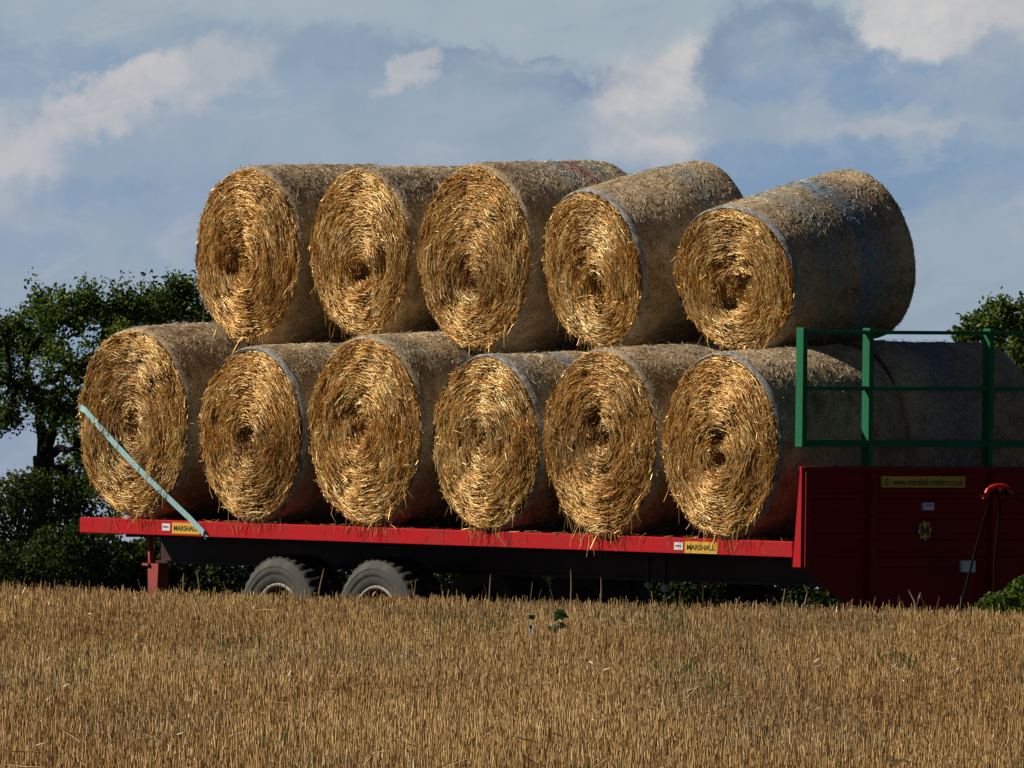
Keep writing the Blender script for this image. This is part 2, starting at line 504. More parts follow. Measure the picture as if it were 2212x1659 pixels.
def make_field():
    ys = np.concatenate([np.arange(-60, 90, 6.0), np.arange(90, 215, 0.5), np.geomspace(215, 4000, 60)])
    xh = np.concatenate([np.arange(0, 8, 0.25), np.geomspace(8, 2500, 50)])
    xs = np.concatenate([-xh[::-1][:-1], xh])
    X, Y = np.meshgrid(xs, ys)
    v = np.stack([X, Y, ground(X, Y)], -1).reshape(-1, 3)
    nx, ny = len(xs), len(ys)
    i = np.arange(ny - 1)[:, None] * nx + np.arange(nx - 1)[None]
    q = np.stack([i, i + 1, i + nx + 1, i + nx], -1).reshape(-1, 4)
    m, nt, p = new_mat('stubble_ground')
    tc = nt.new('ShaderNodeTexCoord').outputs['Object']
    n = nt.noise(tc, 9.0, 8, 0.7); n2 = nt.noise(tc, 0.7, 4)
    c = nt.ramp(n.outputs[0], [(0.3, (0.07, 0.038, 0.016)), (0.5, (0.15, 0.085, 0.035)), (0.75, (0.30, 0.19, 0.085))])
    c = nt.mix(nt.m('MULTIPLY', nt.ss(n2.outputs[0], 0.5, 0.75), 0.35), c, (0.07, 0.08, 0.02))
    sx = nt.new('ShaderNodeSeparateXYZ'); nt.l.new(tc, sx.inputs[0])
    bounce_cut = nt.ramp(n.outputs[0], [(0.3, (0.012, 0.014, 0.006)), (0.6, (0.028, 0.036, 0.010)), (0.8, (0.06, 0.055, 0.02))])  # unseen ground past the crest, darkened to cut bounce light on the trailer
    c = nt.mix(nt.ss(nt.m('MULTIPLY_ADD', n2.outputs[0], 2.0, sx.outputs[1]), 187.5, 189.5), c, bounce_cut)
    nt.put(p.inputs['Base Color'], c)
    p.inputs['Roughness'].default_value = 0.9
    p.inputs['Specular IOR Level'].default_value = 0.1
    g = Geo().add(v, q, smooth=True)
    tag(g.build('field', m), kind='structure')
make_field()

def make_stubble():
    g = Geo()
    n = 165000
    y = rng.uniform(94, 188, n)
    x = rng.uniform(-1, 1, n) * (0.019 * y * 1.5 + 0.4)
    z = ground(x, y)
    big = vnoise(np.stack([x * 0.8, y * 0.10, 0 * x], -1), 5)
    fine = vnoise(np.stack([x * 3.0, y * 0.5, 0 * x], -1), 8)
    hgt = np.clip(rng.normal(0.115, 0.024, n) + 0.018 * big + 0.012 * fine, 0.04, 0.20)
    lean = rng.normal(0, 0.11, (n, 2))
    wild = rng.random(n) < 0.05
    lean[wild] *= 4.5
    D = np.stack([lean[:, 0], lean[:, 1], np.ones(n)], -1)
    Cc = np.stack([x, y, z], -1) + unit(D) * (hgt * 0.5)[:, None]
    t = np.clip(rng.normal(0.50, 0.25, n) + 0.20 * big + 0.15 * fine, 0, 1)
    dark, mid, lite = np.array([0.22, 0.117, 0.038]), np.array([0.50, 0.298, 0.102]), np.array([0.75, 0.54, 0.25])
    c = np.where((t < 0.5)[:, None], dark + (mid - dark) * (t * 2)[:, None], mid + (lite - mid) * (t * 2 - 1)[:, None])
    grey = (vnoise(np.stack([x * 1.1, y * 0.07, 0 * x], -1), 12) > 0.32) & (rng.random(n) < 0.5)
    c[grey] = c[grey] * np.array([0.72, 0.78, 0.95])
    grn = (vnoise(np.stack([x * 1.6, y * 0.12, 0 * x], -1), 21) > 0.45) & (rng.random(n) < 0.22)
    c[grn] = np.array([0.07, 0.12, 0.022]) * rng.uniform(0.6, 1.5, (grn.sum(), 1))
    wd = rng.uniform(0.0035, 0.0075, n)
    straws(g, Cc, D, hgt, wd, c, 0.02, taper=0.9)
    # the same crop further out on both sides
    n = 60000
    y = rng.uniform(90, 189, n)
    k = 0.019 * y * 1.45 + 0.4
    x = rng.choice([-1, 1], n) * (k + rng.random(n) ** 1.5 * 11)
    hgt = np.clip(rng.normal(0.12, 0.024, n), 0.05, 0.2)
    D = np.stack([rng.normal(0, 0.12, n), rng.normal(0, 0.12, n), np.ones(n)], -1)
    c = mid * rng.uniform(0.5, 1.45, (n, 1))
    straws(g, np.stack([x, y, ground(x, y)], -1) + unit(D) * (hgt * 0.5)[:, None], D, hgt, rng.uniform(0.008, 0.014, n), c, 0.02, taper=0.9)
    # lying straw and pale chaff on top
    n = 1700
    y = rng.uniform(96, 186, n); x = rng.uniform(-1, 1, n) * (0.019 * y * 1.5 + 0.4)
    z = ground(x, y) + rng.uniform(0.07, 0.14, n)
    D = np.stack([rng.normal(size=n), rng.normal(size=n) * 0.5, rng.normal(size=n) * 0.45], -1)
    c = np.array([0.5, 0.34, 0.16]) * rng.uniform(0.5, 1.35, (n, 1))
    straws(g, np.stack([x, y, z], -1), D, rng.uniform(0.05, 0.18, n), rng.uniform(0.003, 0.007, n), c, 0.05)
    n = 120
    y = rng.uniform(97, 184, n); x = rng.uniform(-1, 1, n) * (0.019 * y * 1.4)
    z = ground(x, y) + rng.uniform(0.12, 0.17, n)
    D = rng.normal(size=(n, 3)) * np.array([1, 1, 0.8])
    straws(g, np.stack([x, y, z], -1), D, rng.uniform(0.02, 0.05, n), rng.uniform(0.006, 0.012, n), np.tile([0.82, 0.72, 0.54], (n, 1)), 0.0)
    # taller left-over stalks along the crest
    n = 240
    y = rng.uniform(172, 187, n); x = rng.uniform(-1, 1, n) * 4.6
    z = ground(x, y)
    hh = rng.uniform(0.14, 0.26, n)
    D = np.stack([rng.normal(0, 0.2, n), rng.normal(0, 0.2, n), np.ones(n)], -1)
    c = np.array([0.34, 0.22, 0.09]) * rng.uniform(0.4, 1.4, (n, 1))
    straws(g, np.stack([x, y, z], -1) + unit(D) * (hh * 0.5)[:, None], D, hh, rng.uniform(0.004, 0.009, n), c, 0.05, taper=0.7)
    o = g.build('stubble', M['stubble'])
    tag(o, 'short golden brown cereal stubble covering the whole field in front of the trailer', 'stubble', kind='stuff')
make_stubble()

# ------------------------------------------------------------------ trailer frame of reference
def t_of(x, b=0.0, Y0=200.0):
    k = (x - W / 2) / F
    return (k * (Y0 + 0.6 * b) - 0.8 * b) / (0.6 + 0.8 * k)
def _edge(x, y):
    t = t_of(x); Y = 200 - 0.8 * t
    return t, CZ + (YH - y) / F * Y
_tl, _zl = _edge(172, 1117); _tr, _zr = _edge(1712, 1170)
SL = (_zr - _zl) / (_tr - _tl)
AX_T = Vector((0.6, -0.8, SL)).normalized()
AX_B = Vector((0.8, 0.6, 0.0))
AX_N = AX_T.cross(AX_B)
ORG = Vector((0, 200, _zl + SL * (0 - _tl)))
TM = Matrix(((AX_T.x, AX_B.x, AX_N.x, ORG.x), (AX_T.y, AX_B.y, AX_N.y, ORG.y), (AX_T.z, AX_B.z, AX_N.z, ORG.z), (0, 0, 0, 1)))
TI = TM.inverted()
_CAM_L = TI @ Vector((0, 0, CZ))
def _ray(x, y):
    return (TI.to_3x3() @ Vector(((x - W / 2) / F, 1.0, (YH - y) / F)))
def on_b(x, y, b):            # picture point -> trailer coords on the plane b
    d = _ray(x, y); k = (b - _CAM_L.y) / d.y
    return _CAM_L + d * k
def on_t(x, y, t):            # ... on the plane t
    d = _ray(x, y); k = (t - _CAM_L.x) / d.x
    return _CAM_L + d * k
def wb(x, y, b):
    return np.array(TM @ on_b(x, y, b))


# ------------------------------------------------------------------ bales
STRAW_D = np.array([0.15, 0.046, 0.006])
STRAW_M = np.array([0.65, 0.320, 0.060])
STRAW_L = np.array([0.98, 0.80, 0.42])
def straw_col(t):
    t = np.clip(t, 0, 1)[:, None]
    return np.where(t < 0.5, STRAW_D + (STRAW_M - STRAW_D) * t * 2, STRAW_M + (STRAW_L - STRAW_M) * (t * 2 - 1))


def make_bale(label, near, nr, nh, far, fr, b0, L, crater=(0, 0, 0.13, 0.10), ring=0.0, blue=(), seed=1, group='round straw bales on the trailer', face=True, droop=0.0, nstraw=13000, fh=1.0, dent=()):
    """near/far: picture point of the end centres; nr/fr: end radius in picture units; nh/fh: sideways stretch"""
    global rng
    rng = np.random.default_rng(100 + seed)
    C0 = wb(*near, b0); C1 = wb(*far, b0 + L)
    sc = C0[1] / F
    Rn, Rf = nr * sc, fr * sc
    if b0 < 0 or not face:                          # resting on the deck
        l0, l1 = TI @ Vector(C0), TI @ Vector(C1)
        l0.z = Rn - 0.004; l1.z = Rf - 0.004
        C0, C1 = np.array(TM @ l0), np.array(TM @ l1)
    ax = C1 - C0; LL = np.linalg.norm(ax); ax = ax / LL
    up = np.array([0, 0, 1.0]); u = np.cross(ax, up); u /= np.linalg.norm(u)   # u ~ along the trailer, towards the headboard
    w = np.cross(u, ax)

    def radius(s, ph):
        k = np.clip(s / LL, 0, 1)
        r = Rn + (Rf - Rn) * (k * k * (3 - 2 * k)) ** 0.8
        e0 = np.clip(s / 0.09, 0, 1); e1 = np.clip((LL - s) / 0.10, 0, 1)
        r = r * (0.955 + 0.045 * np.sqrt(1 - (1 - e0) ** 2)) * (0.93 + 0.07 * np.sqrt(1 - (1 - e1) ** 2))
        p = np.stack([np.cos(ph) * 1.7 + 0 * s, np.sin(ph) * 1.7 + 0 * s, s * 1.5 + 0 * ph], -1)
        q = np.stack([np.cos(ph) * 7 + 0 * s, np.sin(ph) * 7 + 0 * s, s * 7 + 0 * ph], -1)
        return r * (1 + 0.019 * vnoise(p, seed) + 0.006 * vnoise(q, seed + 3))

    def place(s, r, ph):
        k = np.clip(s / LL, 0, 1)
        hh = nh + (fh - nh) * k
        d = droop * np.clip(-np.sin(ph) - 0.55, 0, 1) * 2 * (1 - np.clip(s / 0.3, 0, 1)) * np.clip(r / Rn, 0, 1)
        return (C0 + ax * s[..., None] + u * (r * np.cos(ph) * hh)[..., None] + w * (r * np.sin(ph) - d)[..., None])

    cx, cy, cr, cd = crater
    dent = list(dent) + [(rng.uniform(-0.5, 0.5), rng.uniform(-0.5, 0.5), rng.uniform(0.03, 0.09), rng.uniform(0.01, 0.045)) for _ in range(5)]

    def depth(rho, ph):
        """height of the straw end above its plane (towards the viewer)"""
        r = rho * Rn
        X, Z = r * np.cos(ph), r * np.sin(ph)
        h = 0.055 * (1 - rho ** 2.6)
        d = np.hypot(X - cx, Z - cy)
        wv = np.stack([X * 6, Z * 6, 0 * X + 4], -1)
        d = d * (1 + 0.75 * vnoise(wv, seed + 40)) + 0.035 * vnoise(wv * 3, seed + 41)
        h = h - cd * 0.6 * np.exp(-(np.abs(d) / cr) ** 2.4) - 0.03 * np.exp(-(d / (cr * 2.6)) ** 2)
        for (dx, dy, dr, dd) in dent:
            h = h - dd * np.exp(-(((X - dx) / dr) ** 2 + ((Z - dy) / (dr * 0.7)) ** 2))
        rr = d
        a2 = np.arctan2(Z - cy, X - cx)
        p = np.stack([np.cos(a2) * 2.2, np.sin(a2) * 2.2, rr * 26], -1)
        h = h + 0.011 * vnoise(p, seed + 5)
        p = np.stack([X * 9, Z * 9, 0 * X + 2], -1)
        h = h + 0.023 * vnoise(p, seed + 9)
        p = np.stack([X * 24, Z * 24, 0 * X + 7], -1)
        return h + 0.006 * vnoise(p, seed + 11)

    base = C0 + ax * LL / 2 - w * (Rn + Rf) / 2
    root = empty('straw_bale', base)
    tag(root, label, 'straw bale', group)

    # --- straw end
    if face:
        g = Geo()
        rho = np.linspace(0.004, 1.0, 40); ph = np.arange(120) * 2 * PI / 120
        RH, PH = np.meshgrid(rho, ph, indexing='ij')
        s = -depth(RH, PH)
        rim = radius(np.zeros_like(PH), PH)
        v = place(s, RH * rim, PH).reshape(-1, 3)
        nr_, na = RH.shape
        i = np.arange(nr_ - 1)[:, None] * na; k = np.arange(na)[None]; k2 = (k + 1) % na
        q = np.stack([i + k, i + k2, i + na + k2, i + na + k], -1).reshape(-1, 4)
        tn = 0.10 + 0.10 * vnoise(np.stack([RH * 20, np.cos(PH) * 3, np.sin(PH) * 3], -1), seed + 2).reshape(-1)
        g.add(v, q, straw_col(tn), 1, True)
        n = nstraw
        rh = np.sqrt(rng.uniform(0.0, 1.0, n)) * 0.995
        a = rng.uniform(0, 2 * PI, n)
        rimr = radius(np.zeros(n), a)
        X, Z = rh * rimr * np.cos(a), rh * rimr * np.sin(a)
        dx, dz = X - cx * (1 - rh), Z - cy * (1 - rh)
        dd = np.hypot(dx, dz) + 1e-6
        tang = np.stack([-dz / dd, dx / dd], -1)
        jit = rng.normal(0, 0.15, n) + (rng.random(n) < 0.09) * rng.normal(0, 0.9, n) + (dd < cr * 1.1) * rng.normal(0, 0.55, n)
        ct, st = np.cos(jit), np.sin(jit)
        tx, tz = tang[:, 0] * ct - tang[:, 1] * st, tang[:, 0] * st + tang[:, 1] * ct
        out = rng.normal(0.0, 0.11, n)
        D = u * tx[:, None] + w * tz[:, None] - ax * out[:, None]
        lift = rng.uniform(-0.020, 0.014, n)
        P = place(-depth(rh, a) - lift, rh * rimr, a)
        band = vnoise(np.stack([dd * 30, np.cos(a) * 2.5, np.sin(a) * 2.5], -1), seed + 4)
        patch = vnoise(np.stack([X * 4, Z * 4, 0 * X], -1), seed + 6)
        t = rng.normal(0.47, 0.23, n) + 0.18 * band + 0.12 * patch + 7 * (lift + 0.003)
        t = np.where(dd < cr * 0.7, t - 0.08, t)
        q_ = np.random.default_rng(seed * 7).uniform(-1, 1, 2)
        hue = (1 + 0.06 * q_[0]) * np.array([1.0, 1 + 0.035 * q_[1], 1 + 0.08 * q_[1]])
        tc_ = straw_col(t) * hue
        dull = np.clip(vnoise(np.stack([X * 2.6, Z * 2.6, 0 * X + 9], -1), seed + 50) * 1.7 - 0.2, 0, 0.75)[:, None]
        tc_ = tc_ * (1 - dull) + tc_ * np.array([0.62, 0.60, 0.62]) * dull
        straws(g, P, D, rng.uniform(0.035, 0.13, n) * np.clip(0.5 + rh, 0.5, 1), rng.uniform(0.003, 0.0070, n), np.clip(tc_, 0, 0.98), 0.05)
        # ragged ends round the rim and poking out of the face
        n = 420
        a = rng.uniform(0, 2 * PI, n)
        rh = 1.0 - 0.04 * rng.random(n)
        rimr = radius(np.zeros(n), a)
        P = place(-depth(rh, a) + 0.01, rh * rimr, a)
        rad = u * np.cos(a)[:, None] + w * np.sin(a)[:, None]
        tan = -u * np.sin(a)[:, None] + w * np.cos(a)[:, None]
        D = tan * rng.choice([-1, 1], n)[:, None] + rad * rng.uniform(-0.1, 0.6, n)[:, None] - ax * rng.normal(0.1, 0.4, n)[:, None]
        straws(g, P, D, rng.uniform(0.06, 0.16, n), rng.uniform(0.004, 0.008, n), straw_col(rng.normal(0.5, 0.22, n)), 0.06)
        n = 45
        a = rng.uniform(0, 2 * PI, n); rh = np.sqrt(rng.random(n))
        P = place(-depth(rh, a) - 0.02, rh * radius(np.zeros(n), a), a)
        D = rng.normal(size=(n, 3)) - ax * 0.4
        straws(g, P, D, rng.uniform(0.05, 0.12, n), rng.uniform(0.0025, 0.0045, n), straw_col(rng.normal(0.7, 0.15, n)), 0.10)
        # loose wisps hanging from the lower rim
        n = 26 + int(droop * 900)
        a = rng.normal(-PI / 2, 0.5, n)
        P = place(np.full(n, -0.03), radius(np.zeros(n), a) * 0.97, a)
        D = np.stack([rng.normal(0, 0.35, n), rng.normal(0, 0.3, n), -np.ones(n)], -1)
        ln = rng.uniform(0.05, 0.16, n) + (rng.random(n) < 0.08) * rng.uniform(0.03, 0.10, n)
        straws(g, P + unit(D) * (ln * 0.42)[:, None], D, ln, rng.uniform(0.003, 0.006, n), straw_col(rng.normal(0.5, 0.2, n)), 0.10)
        g.build('straw_end', [M['straw'], M['straw_bed']], root, base)

    # --- netted side, with the back end
    g = Geo()
    sv = np.concatenate([np.linspace(0, 0.1, 6), np.linspace(0.13, LL - 0.12, 34), np.linspace(LL - 0.1, LL, 6)])
    ph = np.arange(144) * 2 * PI / 144
    SV, PH = np.meshgrid(sv, ph, indexing='ij')
    RR = radius(SV, PH)
    if not face:
        pass
    v = place(SV, RR, PH).reshape(-1, 3)

    def side_col(s, a):
        p = np.stack([s * 3, np.cos(a) * 2.2, np.sin(a) * 2.2], -1)
        nz = vnoise(p, seed + 20)
        nf = vnoise(np.stack([s * 16, np.cos(a) * 9, np.sin(a) * 9], -1), seed + 22)
        k = np.clip(0.5 + 0.35 * nz + 0.35 * nf, 0, 1)[..., None]
        c = np.array([0.18, 0.115, 0.06]) * (1 - k) + np.array([0.60, 0.46, 0.29]) * k
        gk = np.clip(vnoise(np.stack([s * 5, np.cos(a) * 1.4, np.sin(a) * 1.4], -1), seed + 25) * 1.3, 0, 0.45)[..., None]
        c = c * (1 - gk) + np.array([0.28, 0.255, 0.20]) * gk
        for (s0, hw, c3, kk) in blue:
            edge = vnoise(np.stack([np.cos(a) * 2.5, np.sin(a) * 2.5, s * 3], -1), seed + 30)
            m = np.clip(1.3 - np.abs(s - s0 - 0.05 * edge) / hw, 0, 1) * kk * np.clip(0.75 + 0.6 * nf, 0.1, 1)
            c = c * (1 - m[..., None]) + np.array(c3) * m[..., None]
        if ring:
            m = (np.clip(1.5 - s / ring, 0, 1) * 0.7)[..., None]
            c = c * (1 - m) + np.array([0.28, 0.27, 0.25]) * m
        return c
    na = len(ph)
    i = np.arange(len(sv) - 1)[:, None] * na; k = np.arange(na)[None]; k2 = (k + 1) % na
    q = np.stack([i + k, i + k2, i + na + k2, i + na + k], -1).reshape(-1, 4)
    g.add(v, q, side_col(SV, PH).reshape(-1, 3), 1, True)
    for (s_e, sg) in ((LL, 1), (0.0, -1)):
        if sg < 0 and face:
            continue
        rho = np.linspace(1, 0.01, 8)
        RH, PH2 = np.meshgrid(rho, ph, indexing='ij')
        ss_ = s_e + sg * 0.05 * (1 - RH ** 2)
        vv = place(ss_, RH * radius(np.full_like(PH2, s_e), PH2), PH2).reshape(-1, 3)
        i = np.arange(7)[:, None] * na
        q = np.stack([i + k, i + k2, i + na + k2, i + na + k], -1).reshape(-1, 4)
        if sg < 0:
            q = q[:, ::-1]
        g.add(vv, q, straw_col(np.full(len(vv), 0.15)), 2, True)
    # straw showing through the net, lying round the bale
    n = 10500 if face else 5500
    s = rng.uniform(0.02, LL - 0.02, n); a = rng.uniform(0, 2 * PI, n)
    P = place(s, radius(s, a) + rng.uniform(-0.001, 0.004, n), a)
    rad = u * np.cos(a)[:, None] + w * np.sin(a)[:, None]
    tan = -u * np.sin(a)[:, None] + w * np.cos(a)[:, None]
    jit = rng.normal(0, 0.8, n)
    D = tan * np.cos(jit)[:, None] + ax * np.sin(jit)[:, None] + rad * rng.normal(0, 0.06, n)[:, None]
    c = side_col(s, a) * rng.uniform(0.45, 1.75, (n, 1)) * np.array([1.08, 1.0, 0.9])
    hot = rng.random(n) < 0.22
    c[hot] = np.array([0.92, 0.80, 0.56])
    straws(g, P, D, rng.uniform(0.015, 0.060, n), rng.uniform(0.002, 0.0048, n), c, 0.03)
    # stray wisps standing off the side
    n = 260
    s = rng.uniform(0.02, LL - 0.02, n); a = rng.uniform(0, 2 * PI, n)
    rad = u * np.cos(a)[:, None] + w * np.sin(a)[:, None]
    tan = -u * np.sin(a)[:, None] + w * np.cos(a)[:, None]
    P = place(s, radius(s, a) + 0.012, a)
    D = tan * rng.choice([-1, 1], n)[:, None] + rad * rng.uniform(0.1, 0.8, n)[:, None] + ax * rng.normal(0, 0.5, n)[:, None]
    straws(g, P, D, rng.uniform(0.03, 0.08, n), rng.uniform(0.003, 0.005, n), np.array([0.40, 0.29, 0.15]) * rng.uniform(0.5, 1.4, (n, 1)), 0.08)
    g.build('net_wrap', [M['net_straw'], M['net'], M['straw_bed']], root, base)
    # --- edge of the net folded over the rim
    if ring:
        g = Geo()
        ph = np.arange(180) * 2 * PI / 180
        rows = []
        for (s, k) in ((-0.004, 0.968), (0.006, 0.982), (0.018, 0.992), (0.032, 0.999)):
            rr = radius(np.full_like(ph, max(s, 0.0)), ph) / (0.955 + 0.045 * math.sqrt(1 - (1 - min(max(s, 0) / 0.09, 1)) ** 2))
            rows.append(place(np.full_like(ph, s), rr * k * 1.0035 + 0.004 * vnoise(np.stack([np.cos(ph) * 14, np.sin(ph) * 14, 0 * ph], -1), seed), ph))
        v = np.stack(rows).reshape(-1, 3); na = 180
        i = np.arange(3)[:, None] * na; k = np.arange(na)[None]; k2 = (k + 1) % na
        q = np.stack([i + k, i + k2, i + na + k2, i + na + k], -1).reshape(-1, 4)
        nz = vnoise(np.stack([np.repeat(np.arange(4), na) * 1.7, np.tile(np.cos(ph) * 22, 4), np.tile(np.sin(ph) * 22, 4)], -1), seed + 1)
        c = np.array([0.26, 0.25, 0.235]) * np.clip(1 + 0.8 * nz, 0.3, 1.7)[:, None]
        g.add(v, q, c, 0, True)
        g.build('net_edge', [M['net']], root, base)
    return dict(root=root, C0=C0, ax=ax, u=u, w=w, R=Rn, L=LL)

BL = (0.10, 0.22, 0.36)
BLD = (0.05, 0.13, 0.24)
PUR = (0.26, 0.05, 0.13)
LB = -0.03                   # plane of the lower bales' near ends
def lower(label, cx, cy, r, nh=1.0, dx=279, dy=-8, fr=None, **kw):
    return make_bale(label, (cx, cy), r, nh, (cx + dx, cy + dy), fr or r + 7, LB, 1.2, **kw)
b1 = lower('lower straw bale at the rear end of the trailer, crossed by the teal strap', 289, 912, 208, 1.03, crater=(0.02, -0.06, 0.11, 0.08), seed=1)
lower('lower straw bale second from the tail with grey net edge round its face', 543, 936, 191, 1.02, crater=(0.0, -0.08, 0.12, 0.06), ring=0.05, seed=2)
lower('lower straw bale third from the tail, standing above the gap between the tyres', 790, 931, 208, 1.02, crater=(-0.03, 0.02, 0.12, 0.09), seed=3)
lower('smaller lower straw bale with a blue stripe of net on its side, fourth from tail', 1051, 953, 191, 1.04, crater=(-0.02, 0.03, 0.10, 0.08), ring=0.035, blue=((0.52, 0.10, BL, 0.8), (0.10, 0.06, (0.2, 0.24, 0.28), 0.6)), seed=4, dy=-22)
lower('lower straw bale with ragged drooping bottom over the red edge, fifth from the tail', 1298, 950, 203, 1.03, crater=(0.08, 0.02, 0.09, 0.13), droop=0.035, seed=5, dy=-12)
lower('lower straw bale at the headboard end, its face beside the red corner post', 1558, 963, 203, 1.03, crater=(0.0, -0.12, 0.10, 0.12), ring=0.03, droop=0.012, seed=6, dy=-25, dent=((0.0, 0.06, 0.10, 0.08),))
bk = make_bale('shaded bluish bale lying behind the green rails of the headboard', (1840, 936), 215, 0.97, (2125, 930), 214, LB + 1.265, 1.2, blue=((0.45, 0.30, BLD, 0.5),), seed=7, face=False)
def copy_bale(src, label, shift):
    r = src.copy(); COL.objects.link(r); r.location = src.location + shift; r['label'] = label
    for ch in src.children:
        c = ch.copy(); COL.objects.link(c); c.parent = r
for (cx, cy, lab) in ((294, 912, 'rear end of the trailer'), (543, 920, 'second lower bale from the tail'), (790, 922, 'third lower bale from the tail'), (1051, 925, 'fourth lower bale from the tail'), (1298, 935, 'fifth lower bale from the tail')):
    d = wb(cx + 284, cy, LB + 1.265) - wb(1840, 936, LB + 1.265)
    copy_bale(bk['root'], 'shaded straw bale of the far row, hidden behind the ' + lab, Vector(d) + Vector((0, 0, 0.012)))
UB = 0.47
def upper(label, cx, cy, r, nh=1.0, far=None, fr=None, L=1.2, **kw):
    return make_bale(label, (cx, cy), r, nh, far or (cx + 279, cy - 5), fr or r, UB, L, **kw)
upper('upper straw bale nearest the tail, top left of the stack against the sky', 536, 550, 193, 1.04, crater=(-0.03, -0.10, 0.12, 0.07), seed=11, dent=((-0.10, 0.40, 0.06, 0.05), (-0.22, -0.14, 0.06, 0.05)))
upper('upper straw bale second from the tail with a small dark pit near its top', 780, 546, 184, 1.02, crater=(0.06, -0.16, 0.10, 0.15), seed=12, dent=((-0.03, 0.30, 0.04, 0.05),))
upper('tallest upper straw bale, middle of the top row with purple threads on its back', 1026, 556, 204, 1.04, crater=(-0.02, -0.24, 0.12, 0.12), seed=13, blue=((0.62, 0.10, BL, 0.55), (0.78, 0.05, PUR, 0.85), (0.92, 0.08, (0.2, 0.26, 0.32), 0.5)), dent=((-0.25, -0.2, 0.10, 0.03),))
upper('upper straw bale fourth from the tail with net folded round its rim', 1281, 582, 176, 1.15, (1543, 537), 195, 1.06, crater=(0.09, -0.20, 0.11, 0.11), ring=0.05, seed=14, blue=((0.72, 0.08, (0.22, 0.26, 0.28), 0.5),))
upper('upper straw bale at the headboard end with bluish net, perched highest at its back', 1587, 603, 160, 1.38, (1868, 546), 186, 1.2, crater=(0.06, -0.14, 0.10, 0.12), ring=0.05, seed=15, fh=1.02, blue=((0.38, 0.12, (0.22, 0.27, 0.28), 0.7), (0.72, 0.12, BL, 0.85), (0.88, 0.06, (0.18, 0.2, 0.26), 0.6)), dent=((-0.07, 0.10, 0.05, 0.08), (-0.08, -0.2, 0.09, 0.10)))
rng = np.random.default_rng(500)


# ------------------------------------------------------------------ trailer
def text_mesh(name, txt, m, parent, pos, xdir, ydir, width, height, bold=0.0):
    cu = bpy.data.curves.new(name, 'FONT'); cu.body = txt; cu.size = 1.0
    cu.offset = bold; cu.fill_mode = 'FRONT'; cu.extrude = 0.0
    tmp = bpy.data.objects.new(name + '_curve', cu); COL.objects.link(tmp)
    bpy.context.view_layer.update()
    me = bpy.data.meshes.new_from_object(tmp.evaluated_get(bpy.context.evaluated_depsgraph_get()))
    bpy.data.objects.remove(tmp); bpy.data.curves.remove(cu)
    n = len(me.vertices); co = np.empty(n * 3, np.float32); me.vertices.foreach_get('co', co); co = co.reshape(-1, 3)
    lo, hi = co.min(0), co.max(0)
    px = (co[:, 0] - lo[0]) / (hi[0] - lo[0]) * width; py = (co[:, 1] - lo[1]) / (hi[1] - lo[1]) * height
    v = np.array(pos)[None] + px[:, None] * np.array(xdir) + py[:, None] * np.array(ydir)
    me.vertices.foreach_set('co', v.astype(np.float32).ravel()); me.update()
    me.name = name; me.materials.clear(); me.materials.append(m)
    o = bpy.data.objects.new(name, me); COL.objects.link(o); o.parent = parent
    return o


